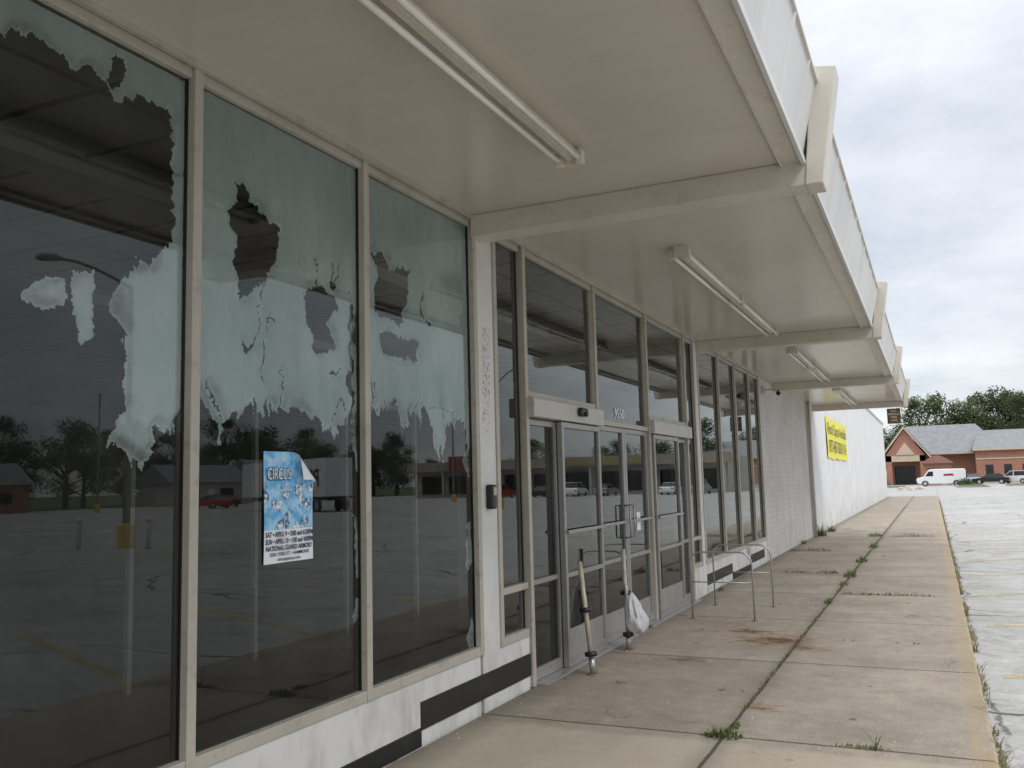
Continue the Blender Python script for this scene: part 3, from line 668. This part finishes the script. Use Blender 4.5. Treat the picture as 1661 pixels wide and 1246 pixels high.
def rail(y,x1,top,lab,x0=-2.62):
    r=thing('guide_rail',lab,'railing',(x1,y,0),'hoop rails in front of the entrance'); o=(x1,y,0)
    def arc(cx,cz,rad,a0,a1): return [(cx+rad*math.cos(math.radians(a0+(a1-a0)*i/6)),y,cz+rad*math.sin(math.radians(a0+(a1-a0)*i/6))) for i in range(7)]
    pts=[(x0,y,0)]+arc(x0+.12,top-.12,.12,180,90)+arc(x1-.14,top-.14,.14,90,0)+[(x1,y,0)]
    v,f=tube(pts,.0095,10); mk('hoop',v,f,'steel',r,o,True)
    v,f=tube([(x0,y,.42),(x1,y,.42)],.006,8); mk('crossbar',v,f,'steel',r,o,True)
    for x in (x0,x1): v,f=tube([(x,y,0),(x,y,.008)],.035,14); mk('base_plate',v,f,'rust',r,o)
rail(10.45,-1.92,.76,'thin grey metal hoop rail standing on sidewalk'); rail(11.63,-1.90,.76,'thin grey metal hoop rail standing on sidewalk')

# ---------------------------------------------------------------- weeds
def blades(cx,cy,r,n,h,mat,z=0.,sx=1.,sy=1.,w=.005):
    V=[];Fs=[]
    for i in range(n):
        a=random.uniform(0,6.28);d=r*math.sqrt(random.random()); x=cx+d*math.cos(a)*sx;y=cy+d*math.sin(a)*sy
        hh=h*random.uniform(.25,1.1)*(1.1-.7*d/r); b=random.uniform(0,6.28); le=random.uniform(.4,1.5)*hh; dx,dy=math.cos(b),math.sin(b); ww=w*random.uniform(.5,1.4)
        k=len(V); px_,py_=-dy*ww,dx*ww
        V+=[(x-px_,y-py_,z),(x+px_,y+py_,z),(x+dx*le*.4+px_*.8,y+dy*le*.4+py_*.8,z+hh*.65),(x+dx*le*.4-px_*.8,y+dy*le*.4-py_*.8,z+hh*.65),(x+dx*le,y+dy*le,z+hh)]
        Fs+=[(k,k+1,k+2,k+3),(k+3,k+2,k+4)]
    return V,Fs
random.seed(11)
for (x,y,r,h,n,sx,sy,mt) in [(-1.30,5.80,.10,.07,150,1.2,.9,'weed'),(-1.27,6.05,.05,.05,50,.6,2,'weed'),(-.48,5.82,.10,.04,60,1.8,.4,'drygrass'),(-.42,5.84,.03,.11,12,1,1,'weed'),(-1.66,15.83,.12,.11,60,1.5,.8,'weed'),(-.5,13.1,.20,.06,130,2.4,.25,'drygrass'),(-1.3,15.4,.14,.14,100,.8,1.6,'weed'),(-1.3,14.2,.1,.09,60,.6,2.5,'weed'),(-1.46,25.39,.2,.18,110,1,1.6,'weed'),(-.57,25.25,.22,.11,150,2.4,.3,'drygrass'),(-2.84,25.5,.16,.42,220,1,1,'weed'),(-2.5,20.4,.22,.12,130,2.2,.5,'weed'),(-1.3,18.0,.14,.14,110,.7,2.6,'weed'),(-1.0,13.1,.12,.07,60,2,.5,'weed'),(-2.75,27.5,.12,.3,120,1,1,'weed'),(-1.31,12.2,.08,.09,60,.7,2.4,'weed'),(-2.1,15.8,.12,.09,70,2.4,.5,'drygrass'),(-1.3,21.5,.14,.16,100,.7,3,'weed'),(-2.9,9.6,.05,.1,40,.6,2,'weed'),(-2.88,13.2,.05,.09,40,.6,2,'weed'),(-2.9,22.6,.07,.16,60,.7,3,'weed')]:
    r0=thing('weed_plant','small green weed clump growing from sidewalk joint','weed',(x,y,0),'weeds in the sidewalk joints')
    v,f=blades(x,y,r,n,h,mt,0,sx,sy); mk('leaves',v,f,mt,r0,(x,y,0))
P=[]
y=4.8
while y<60:
    y+=random.uniform(.02,.14)*(1+y*.01)
    if mn.noise(Vector((y*.9,3,3)))>-.3: P.append(blades(.25,y,.06,9,random.choice((.05,.08,.05,.16)),'',-.12,.6,1.5,.004))
y=6
while y<50:
    y+=random.uniform(.02,.14)
    if mn.noise(Vector((y*.6,9,3)))>-.12: P.append(blades(-1.3,y,.035,7,.045,'',0,.5,1.6,.0035))
for j in range(1,12):
    yj=.95+2.43*(j+.5)
    for q in range(26):
        x=random.uniform(-2.9,.1)
        if mn.noise(Vector((x*1.5,yj,1)))>.12: P.append(blades(x,yj,.03,6,.035,'',0,1.5,.4,.0035))
v,f=join(P); o=mk('joint_grass',v,f,'drygrass'); o['kind']='stuff'
P=[]
for i in range(420):
    x=random.uniform(-2.9,.15) if i%3 else random.choice((random.uniform(-2.93,-2.7),random.uniform(.05,.18)));y=random.uniform(5.2,22); s=random.uniform(.003,.011)
    P.append(([(x-s,y,0.001),(x,y-s,0.001),(x+s,y,0.001),(x,y+s*.7,0.001),(x,y,s)],[(0,1,4),(1,2,4),(2,3,4),(3,0,4)]))
v,f=join(P); o=mk('gravel',v,f,'stone'); o['kind']='stuff'

# ---------------------------------------------------------------- trees
def tree_proto(seed,h,r):
    random.seed(seed); root=thing('tree','green leafy tree standing beyond the parking lot','tree',(0,-500,-.12),'trees around the parking lot')
    P=[tube([(0,0,0),(.1,.05,h*.2),(0,.1,h*.45),(.1,0,h*.75)],[.32,.24,.17,.05],8)]
    lobes=[]
    for i in range(20):
        a=random.uniform(0,6.28);z=h*random.uniform(.22,.92);rr=r*random.uniform(.2,.85)*(1.2-1.2*abs(z/h-.5)); p=(math.cos(a)*rr,math.sin(a)*rr,z)
        P.append(tube([(0,0,z*.62),(p[0]*.5,p[1]*.5,z*.82),p],[.1,.07,.02],5)); lobes.append((p,r*random.uniform(.18,.38)))
    lobes.append(((0,0,h*.9),r*.26))
    v,f=join(P); mk('trunk',v,f,'bark',root)
    V=[];Fs=[]
    for (p,lr) in lobes:
        for i in range(250):
            d=Vector((random.gauss(0,1),random.gauss(0,1),random.gauss(0,1))).normalized()*lr*random.uniform(.45,1.2); d.z*=.8
            c=Vector(p)+d; s=random.uniform(.09,.22); a=Vector((random.gauss(0,1),random.gauss(0,1),random.gauss(0,.6))).normalized(); b=a.cross(Vector((random.random(),random.random(),1))).normalized()
            k=len(V); V+=[tuple(c-a*s),tuple(c-b*s*.6),tuple(c+a*s),tuple(c+b*s*.6)]; Fs.append((k,k+1,k+2,k+3))
    mk('crown',V,Fs,'leaf',root); return root
protos=[tree_proto(1,10,4.4),tree_proto(2,12,4.4),tree_proto(5,9,4.8)]
tp=[(-13,196,1.15),(-9,192,.95),(-3.5,196,1.25),(1.5,193,1.75),(5.5,196,1.36),(9,194,1.45),(12.5,197,1.82),(16.5,192,1.36),(20,196,1.5),(24,193,1.3),(-1.5,203,1.5),(6.5,204,1.35),(11,206,1.8),(16.0,203,1.5),(28,198,1.3)]
random.seed(21)
for i in range(26): tp.append((96+random.uniform(-3,3),4+i*6.5+random.uniform(-2,2),random.uniform(.7,1.25)))
for i in range(14): tp.append((104+random.uniform(-2,3),0+i*13+random.uniform(-3,3),random.uniform(1.,1.4)))
for i in range(11): tp.append((30+i*6.5+random.uniform(-2,2),150+random.uniform(-3,10),random.uniform(.7,1.1)))
for i,(x,y,s) in enumerate(tp):
    pr=protos[i%3]
    if i<3: pr.location=(x,y,-.12); pr.scale=(s,)*3; pr.rotation_euler=(0,0,i*1.3)
    else: copy_thing(pr,(x,y,-.12),random.uniform(0,6),s)

# ---------------------------------------------------------------- brick building in the distance
B0=(0,150,0); bb=thing('brick_building','red brick building with grey gabled roof and beige trim','building',B0)
def bm(name,lst,mat,**k): each(name,lst,mat,bb,B0)
bm('porch_column',[(-6.3,-5.5,148,149,-.1,4.3),(-1.6,-.8,148,149,-.1,4.3)],'redbrick'); bm('wall',[(-6.3,6,155,175,-.1,4.6),(6,34,150.5,175,-.1,4.9)],'redbrick')
bm('lintel',[(-6.3,-.8,148,148.6,3.4,4.3)],'trim')
def prism(name,x0,x1,y0,y1,z0,zr,mat,parent=bb,off=B0,ov=.4,xr=None):
    xm=(x0+x1)/2 if xr is None else xr
    V=[(x0-ov,y0,z0),(x1+ov,y0,z0),(xm,y0,zr),(x0-ov,y1,z0),(x1+ov,y1,z0),(xm,y1,zr)]
    return mk(name,V,[(0,1,2),(3,5,4),(0,2,5,3),(1,4,5,2),(0,3,4,1)],mat,parent,off)
prism('gable_wall',-6.3,-.8,148.0,155,4.3,8.3,'redbrick',ov=0)
prism('gable_inset',-4.9,-2.2,147.9,148.0,4.4,6.3,'trim',ov=0)
def slab(p,q,y0,y1,t,mat,name):
    (xa,za),(xb,zb)=p,q; V=[(xa,y0,za),(xb,y0,zb),(xb,y0,zb+t),(xa,y0,za+t),(xa,y1,za),(xb,y1,zb),(xb,y1,zb+t),(xa,y1,za+t)]
    return mk(name,V,[(0,1,2,3),(7,6,5,4),(0,4,5,1),(1,5,6,2),(2,6,7,3),(3,7,4,0)],mat,bb,B0)
slab((-7.1,3.7),(-3.55,8.35),147.6,158,.35,'trim','gable_trim'); slab((-3.55,8.35),(0,3.7),147.6,158,.35,'trim','gable_trim')
slab((-7.15,4.05),(-3.55,8.71),147.8,158,.15,'asphalt_roof','roof'); slab((-3.55,8.71),(.05,4.05),147.8,158,.15,'asphalt_roof','roof')
mk('roof',[(-6.8,153.5,4.6),(10.5,153.5,4.6),(10.5,176,4.6),(-6.8,176,4.6),(-3.5,164,9.4),(6.8,164,9.4)],[(0,1,5,4),(1,2,5),(2,3,4,5),(3,0,4)],'asphalt_roof',bb,B0)
mk('roof',[(5.6,150.1,4.95),(34.5,150.1,4.95),(34.5,176,4.95),(5.6,176,4.95),(7,163,8.2),(34.5,163,8.2)],[(0,1,5,4),(1,2,5),(2,3,4,5),(3,0,4)],'asphalt_roof',bb,B0)
bm('eave_trim',[(5.6,34.5,150.0,150.1,4.7,4.98),(-.8,5.9,153.4,153.5,4.4,4.65)],'trim')
bm('window',[(7.2,8.2,150.44,150.5,1.0,2.6),(9.6,10.6,150.44,150.5,1.0,2.6),(12.,13.,150.44,150.5,1.0,2.6),(14.4,15.4,150.44,150.5,1.0,2.6),(1.0,2.4,154.94,155,.9,2.6),(-5.4,-2.4,154.94,155,0,2.8)],'darkglass')
bm('stone_band',[(6.01,34,150.40,150.5,-.1,.5),(6.01,34,150.42,150.5,3.4,3.6)],'trim')
P0=(.8,138,0); pv=thing('small_brick_pavilion','small brick kiosk with dark red hipped roof','building',P0)
boxes('wall',[(-1.1,2.4,137,140,-.1,2.9)],'redbrick',pv,P0)
boxes('window',[(-.6,.2,136.96,137,1.0,2.2)],'darkglass',pv,P0); boxes('door',[(1.0,1.8,136.96,137,0,2.1)],'whiteobj',pv,P0)
mk('roof',[(-1.5,136.5,2.9),(2.8,136.5,2.9),(2.8,140.5,2.9),(-1.5,140.5,2.9),(0.2,138.5,4.0),(1.1,138.5,4.0)],[(0,1,5,4),(1,2,5),(2,3,4,5),(3,0,4),(3,2,1,0)],'brownroof',pv,P0)
def island(x0,x1,y0,y1,mat='grass'):
    structure(boxes('grass_island',[(x0,x1,y0,y1,-.12,.04)],mat))
    structure(boxes('kerb',[(x0-.15,x0,y0-.15,y1+.15,-.12,.03),(x1,x1+.15,y0-.15,y1+.15,-.12,.03),(x0,x1,y0-.15,y0,-.12,.03),(x0,x1,y1,y1+.15,-.12,.03)],'foundation'))
island(2.6,5.5,112,134); island(-9,-3.2,120,128); island(8,14,118,124)
random.seed(5)
for i in range(7):
    x,y=-2.9+random.uniform(-.2,1.8),104+random.uniform(-3,3)
    r=thing('boulder','pale landscaping boulder beside parking lot','rock',(x,y,-.12),'landscaping boulders'); s=random.uniform(.25,.5)
    V=[];Fs=[];n=10
    for k in range(5):
        for j in range(n):
            a=2*math.pi*j/n; el=k/4*math.pi/2; q=Vector((math.cos(a)*math.cos(el),math.sin(a)*math.cos(el),math.sin(el)*.75)); q*=s*(1+.45*mn.noise(q*2+Vector((i,0,0)))); V.append(tuple(q))
    for k in range(4):
        for j in range(n): a=k*n+j;b=k*n+(j+1)%n; Fs.append((a,b,b+n,a+n))
    mk('rock_body',V,Fs,'stone',r)
def bush(x,y,s):
    r=thing('bush','rounded green shrub beside brick building','bush',(x,y,-.1),'shrubs by the brick building'); V=[];Fs=[]
    for i in range(500):
        d=Vector((random.gauss(0,1),random.gauss(0,1),abs(random.gauss(0,1)))).normalized()*s*random.uniform(.6,1.1); q=random.uniform(.05,.12); a=Vector((random.gauss(0,1),random.gauss(0,1),random.gauss(0,1))).normalized(); b=a.orthogonal().normalized(); k=len(V)
        V+=[tuple(d-a*q),tuple(d-b*q),tuple(d+a*q),tuple(d+b*q)];Fs.append((k,k+1,k+2,k+3))
    mk('foliage',V,Fs,'leaf',r); v,f=tube([(0,0,0),(0,0,s*.8)],[.06,.02],6); mk('stem',v,f,'bark',r)
for q in ((-.6,147,1.0),(.3,147.5,.8),(5.3,149,1.0),(-6.9,146,1.1)): bush(*q)
bush(3.6,127,.9)

# ---------------------------------------------------------------- vehicles
def wheels(r,xs,w,rad):
    for x in xs:
        for s in (-1,1):
            wh=mk('wheel',*tube([(x,s*(w-.22),rad),(x,s*(w-.19),rad),(x,s*(w-.03),rad),(x,s*w,rad)],[rad*.85,rad,rad,rad*.85],20),'tyre',r,smooth=False)
            mk('rim',*tube([(x,s*(w-.02),rad),(x,s*(w+.008),rad)],rad*.6,14),'rim',wh)
def prof_body(name,pts,w,mat,r,bev=.06):
    n=len(pts);V=[(x,-w,z) for x,z in pts]+[(x,w,z) for x,z in pts]
    return mk(name,V,[tuple(range(n)),tuple(range(2*n-1,n-1,-1))]+[(i,i+n,(i+1)%n+n,(i+1)%n) for i in range(n)],mat,r,bevel=bev)
def arch(cx,r,n=6): return [(cx+r*math.cos(math.radians(180-180*i/n)),.30+r*math.sin(math.radians(180-180*i/n))) for i in range(n+1)]
def car(loc,rot,paint,label,suv=False,lab='parked_car'):
    r=thing(lab,label,'car',loc,'parked cars',rot); top=1.72 if suv else 1.43; belt=1.02 if suv else .90; w=.90
    low=[(-2.2,.25)]+arch(-1.35,.38)+arch(1.35,.38)+[(2.2,.25),(2.28,.55),(2.2,.78),(1.1,belt),(-2.0,belt+.04),(-2.25,.85),(-2.28,.5)]
    prof_body('body',low,w,paint,r)
    x0,x1=(-2.0,1.15) if suv else (-1.75,1.15); a,b=(.35,.85) if suv else (.75,.95)
    V=[(x0,-w*.95,belt),(x1,-w*.95,belt),(x1,w*.95,belt),(x0,w*.95,belt),(x0+a,-w*.76,top-.05),(x1-b,-w*.76,top-.05),(x1-b,w*.76,top-.05),(x0+a,w*.76,top-.05)]
    mk('windows',V,BF,'darkglass',r,bevel=.03)
    boxes('roof',[(x0+a-.06,x1-b+.06,-w*.78,w*.78,top-.055,top)],paint,r,bevel=.03)
    for xa,xb in ((x0+.05,x0+a),(x1-.05,x1-b),(-.2,-.15)):
        for s in (-1,1): mk('pillar',[(xa-.04,s*w*.955,belt),(xa+.05,s*w*.955,belt),(xb+.04,s*w*.77,top-.05),(xb-.04,s*w*.77,top-.05)],[(0,1,2,3)],paint,r)
    each('headlight',[(2.16,2.27,-.8,-.5,.6,.74),(2.16,2.27,.5,.8,.6,.74)],'whiteobj',r,bevel=.02); each('tail_light',[(-2.29,-2.2,-.82,-.55,.68,.84),(-2.29,-2.2,.55,.82,.68,.84)],'red',r,bevel=.02)
    wheels(r,(-1.35,1.35),w,.33); return r
M['cardark']=simple('dark_car_paint',(.02,.022,.025),.2,.1,1); M['carwhite']=simple('white_car_paint',(.75,.75,.75),.2,.02,1); M['carsilver']=simple('silver_car_paint',(.35,.36,.38),.25,.03,1,.4); M['carred']=simple('red_car_paint',(.4,.02,.015),.2,.04,1)
vn=thing('delivery_van','white cargo van with small red logo parked by pavilion','van',(.9,129,-.12),None,math.pi)
VB=[(-2.9,.35)]+arch(-1.8,.42)+arch(1.85,.42)+[(2.75,.35),(2.85,.7),(2.8,1.05),(2.0,1.25),(1.4,2.1),(1.1,2.18),(-2.8,2.18),(-2.92,1.95)]
prof_body('body',VB,1.0,'carwhite',vn,.08)
mk('windshield',[(1.98,-.85,1.3),(1.98,.85,1.3),(1.45,.8,2.05),(1.45,-.8,2.05)],[(0,1,2,3)],'darkglass',vn,off=(-.03,0,0))
for s in (-1,1):
    mk('side_window',[(1.8,s*1.004,1.28),(.85,s*1.004,1.28),(.85,s*1.004,1.9),(1.37,s*1.004,1.9)],[(0,1,2,3)],'darkglass',vn)
    mk('logo',[(-1.6,s*1.004,1.30),(-.3,s*1.004,1.30),(-.4,s*1.004,1.55),(-1.4,s*1.004,1.6)],[(0,1,2,3)],'red',vn)
each('bumper',[(2.76,2.9,-.95,.95,.38,.6),(-3.02,-2.9,-.95,.95,.38,.58)],'blackplastic',vn,bevel=.03)
each('headlight',[(2.78,2.86,-.9,-.6,.75,.95),(2.78,2.86,.6,.9,.75,.95)],'whiteobj',vn,bevel=.02)
wheels(vn,(-1.8,1.85),1.0,.37)
car((7.2,140,-.12),math.radians(170),'cardark','dark sedan parked in front of brick building')
car((10.2,141,-.12),math.radians(150),'carwhite','white crossover parked in front of brick building',suv=True)
car((12.9,143,-.12),math.radians(170),'cardark','dark hatchback parked by brick building',suv=True)
car((5.0,143,-.12),math.radians(95),'carsilver','silver sedan parked by shrubs')
for (x,y,r,pnt,l,sv) in ((62,72,10,'carred','red sedan parked in open lot',False),(66,78,20,'cardark','dark sedan parked in open lot',False),(30,104,92,'carsilver','silver sedan parked before strip mall',False),(34,104,88,'carwhite','white crossover parked before strip mall',True),(38,104,90,'cardark','dark sedan parked before strip mall',False),(44,104,90,'carred','red hatchback parked before strip mall',True),(22,104,90,'carwhite','white sedan parked before strip mall',False),(18.5,104,90,'carsilver','silver crossover parked before strip mall',True),(70,50,5,'carwhite','white crossover parked in open lot',True),(78,34,80,'carsilver','silver crossover parked near trees',True)):
    car((x,y,-.12),math.radians(r),pnt,l,suv=sv)
tr=thing('semi_trailer','white box trailer with black company lettering in lot','trailer',(41,59,-.12),None,math.radians(27))
boxes('box_body',[(-8,8,-1.25,1.25,1.15,4.0)],'carwhite',tr,bevel=.03); boxes('chassis',[(-7.8,7.5,-.5,.5,.85,1.15)],'blackplastic',tr); each('landing_gear',[(4.4,4.6,-.9,-.75,0,1.0),(4.4,4.6,.75,.9,0,1.0)],'steel',tr); wheels(tr,(-6.6,-5.4),1.25,.5)
text('lettering','PRIME inc','bannertext',tr,(-7.0,-1.262,2.0),1.7,right=(1,0,0),width=8.0,bold=.03)

# ---------------------------------------------------------------- strip mall and houses on the far side
S0=(38,116,0); sm=thing('strip_mall','long beige strip mall with yellow fascia and red awning','building',S0)
boxes('wall',[(17,62,113,128,-.12,4.6)],'mallwall',sm,S0); boxes('fascia_band',[(16.5,62.5,111.2,113,3.6,4.9)],'mallfascia',sm,S0); boxes('yellow_band',[(27,38,111.1,111.2,3.8,4.5)],'dullyellow',sm,S0)
each('shop_window',[(18+i*4.4,21.4+i*4.4,112.9,113,.4,2.9) for i in range(10)],'darkglass',sm,S0); boxes('awning',[(50,55,110,111.2,3.4,5.6)],'redawn',sm,S0)
each('column',[(17+i*4.4,17.3+i*4.4,111.4,111.7,-.12,3.6) for i in range(11)],'mallwall',sm,S0)
def house(x,y,rot,mat,lab,w=9,d=7,h=3,rh=2.4):
    r=thing('house',lab,'house',(x,y,-.12),'houses beyond the lot',rot)
    boxes('wall',[(-w/2,w/2,-d/2,d/2,0,h)],mat,r); V=[(-w/2-.4,-d/2-.4,h),(w/2+.4,-d/2-.4,h),(w/2+.4,d/2+.4,h),(-w/2-.4,d/2+.4,h),(-w/2-.4,0,h+rh),(w/2+.4,0,h+rh)]
    mk('roof',V,[(0,1,5,4),(2,3,4,5),(0,4,3),(1,2,5),(3,2,1,0)],'asphalt_roof',r); each('window',[(-w*.3,-w*.12,-d/2-.02,-d/2,1,2.2),(w*.15,w*.33,-d/2-.02,-d/2,1,2.2),(-w*.3,-w*.12,d/2,d/2+.02,1,2.2)],'darkglass',r); boxes('door',[(-.5,.5,-d/2-.03,-d/2,0,2.1)],'whiteobj',r)
house(86,62,math.radians(-80),'redbrick','red brick house with grey roof among trees'); house(84,92,math.radians(-80),'mallwall','white house with grey roof among trees',12); house(87,112,math.radians(-85),'mallwall','pale house with dark roof among trees',14,8,4); house(84,26,math.radians(-90),'redbrick','brick house beside tree line',10)

# ---------------------------------------------------------------- street lamps and bollards
def lamp(x,y,h,lab,double=False,rot=0):
    r=thing('street_lamp',lab,'street lamp',(x,y,-.12),'parking lot lamps',rot)
    mk('base',*tube([(0,0,0),(0,0,.75),(0,0,.78)],[.28,.28,.22],18),'yellow',r); mk('pole',*tube([(0,0,.75),(0,0,h)],[.12,.075],12),'gray_metal',r,smooth=True)
    for s in ((1,-1) if double else (1,)):
        arm=[(0,0,h-.1)]+[(s*2.2*t,0,h-.1+.75*math.sin(t*math.pi/2)) for t in (.25,.5,.75,1)]
        mk('arm',*tube(arm,.055,8),'gray_metal',r,smooth=True); mk('lamp_head',*tube([(s*2.1,0,h+.64),(s*2.3,0,h+.66),(s*2.7,0,h+.62),(s*2.85,0,h+.6)],[.06,.14,.13,.05],12),'gray_metal',r,smooth=True)
lamp(17.6,21.2,8.6,'tall grey lamp post with yellow concrete base',rot=math.radians(-60)); lamp(67,62,10.5,'tall double headed lamp post with yellow base',True,math.radians(40)); lamp(40,84,9.5,'tall double headed lamp post with yellow base',True); lamp(22,58,9,'tall grey lamp post with yellow concrete base',True,.6)
for x,y in ((18.9,20.5),(16.4,21.0)):
    r=thing('bollard','short pale steel bollard beside lamp base','bollard',(x,y,-.12),'bollards by the lamp'); mk('shaft',*tube([(0,0,0),(0,0,.95),(0,0,1.0)],[.08,.08,.05],14),'whiteobj',r,smooth=True); mk('cap_ring',*tube([(0,0,.82),(0,0,.9)],.085,14),'yellow',r)

# ---------------------------------------------------------------- world, sun, camera
w=bpy.data.worlds.new('World'); bpy.context.scene.world=w; w.use_nodes=True; nt=w.node_tree; nt.nodes.clear()
out=nt.nodes.new('ShaderNodeOutputWorld'); sky=nt.nodes.new('ShaderNodeTexSky'); sky.sky_type='NISHITA'; sky.sun_disc=False; sky.sun_elevation=math.radians(48); sky.sun_rotation=math.radians(120)
b1=nt.nodes.new('ShaderNodeBackground'); b1.inputs[1].default_value=.03; L(nt,sky.outputs[0],b1.inputs[0])
tc=nt.nodes.new('ShaderNodeTexCoord'); s=nt.nodes.new('ShaderNodeSeparateXYZ'); L(nt,tc.outputs['Generated'],s.inputs[0])
zz=math_(nt,'MAXIMUM',s.outputs[2],.0)
den=math_(nt,'ADD',zz,.22); cb=nt.nodes.new('ShaderNodeCombineXYZ'); L(nt,math_(nt,'DIVIDE',s.outputs[0],den),cb.inputs[0]); L(nt,math_(nt,'DIVIDE',s.outputs[1],den),cb.inputs[1])
n1=noise(nt,cb.outputs[0],1.3,7,.6); n2=noise(nt,cb.outputs[0],.5,3,.5)
cl=maprange(nt,math_(nt,'ADD',math_(nt,'MULTIPLY',n1,.6),math_(nt,'MULTIPLY',n2,.4)),.41,.59)
col=mixc(nt,cl,(.54,.58,.645),(.86,.87,.89))
g=math_(nt,'MULTIPLY_ADD',math_(nt,'POWER',zz,3.5),3.8,.97)
b2=nt.nodes.new('ShaderNodeBackground'); L(nt,col,b2.inputs[0]); L(nt,g,b2.inputs[1])
ad=nt.nodes.new('ShaderNodeAddShader'); L(nt,b1.outputs[0],ad.inputs[0]); L(nt,b2.outputs[0],ad.inputs[1]); L(nt,ad.outputs[0],out.inputs[0])
sd=bpy.data.lights.new('sun','SUN'); sd.energy=1.1; sd.angle=math.radians(18); sd.color=(1,.97,.93); so=bpy.data.objects.new('sun',sd); C.objects.link(so)
dirv=Vector((math.cos(math.radians(48))*math.sin(math.radians(120)),math.cos(math.radians(48))*math.cos(math.radians(120)),math.sin(math.radians(48)))); so.rotation_euler=dirv.to_track_quat('Z','Y').to_euler(); so.location=(20,-10,30)
yaw,pit,rol=math.radians(24.858),math.radians(6.357),math.radians(1.508)
s_,c_=math.sin(yaw),math.cos(yaw);sp,cp=math.sin(pit),math.cos(pit)
F_=Vector((-s_*cp,c_*cp,sp));R_=Vector((c_,s_,0));U_=Vector((s_*sp,-c_*sp,cp)); cr_,sr_=math.cos(rol),math.sin(rol)
cd=bpy.data.cameras.new('camera'); co=bpy.data.objects.new('camera',cd); C.objects.link(co); cd.sensor_width=36; cd.lens=31.53; cd.clip_start=.05; cd.clip_end=5000
right=cr_*R_-sr_*U_; up=sr_*R_+cr_*U_; mat=Matrix((right,up,-F_)).transposed().to_4x4(); mat.translation=Vector((0,0,1.6)); co.matrix_world=mat
bpy.context.scene.camera=co
sc_=bpy.context.scene; sc_.view_settings.view_transform='Standard'; sc_.view_settings.look='None'; sc_.view_settings.exposure=0
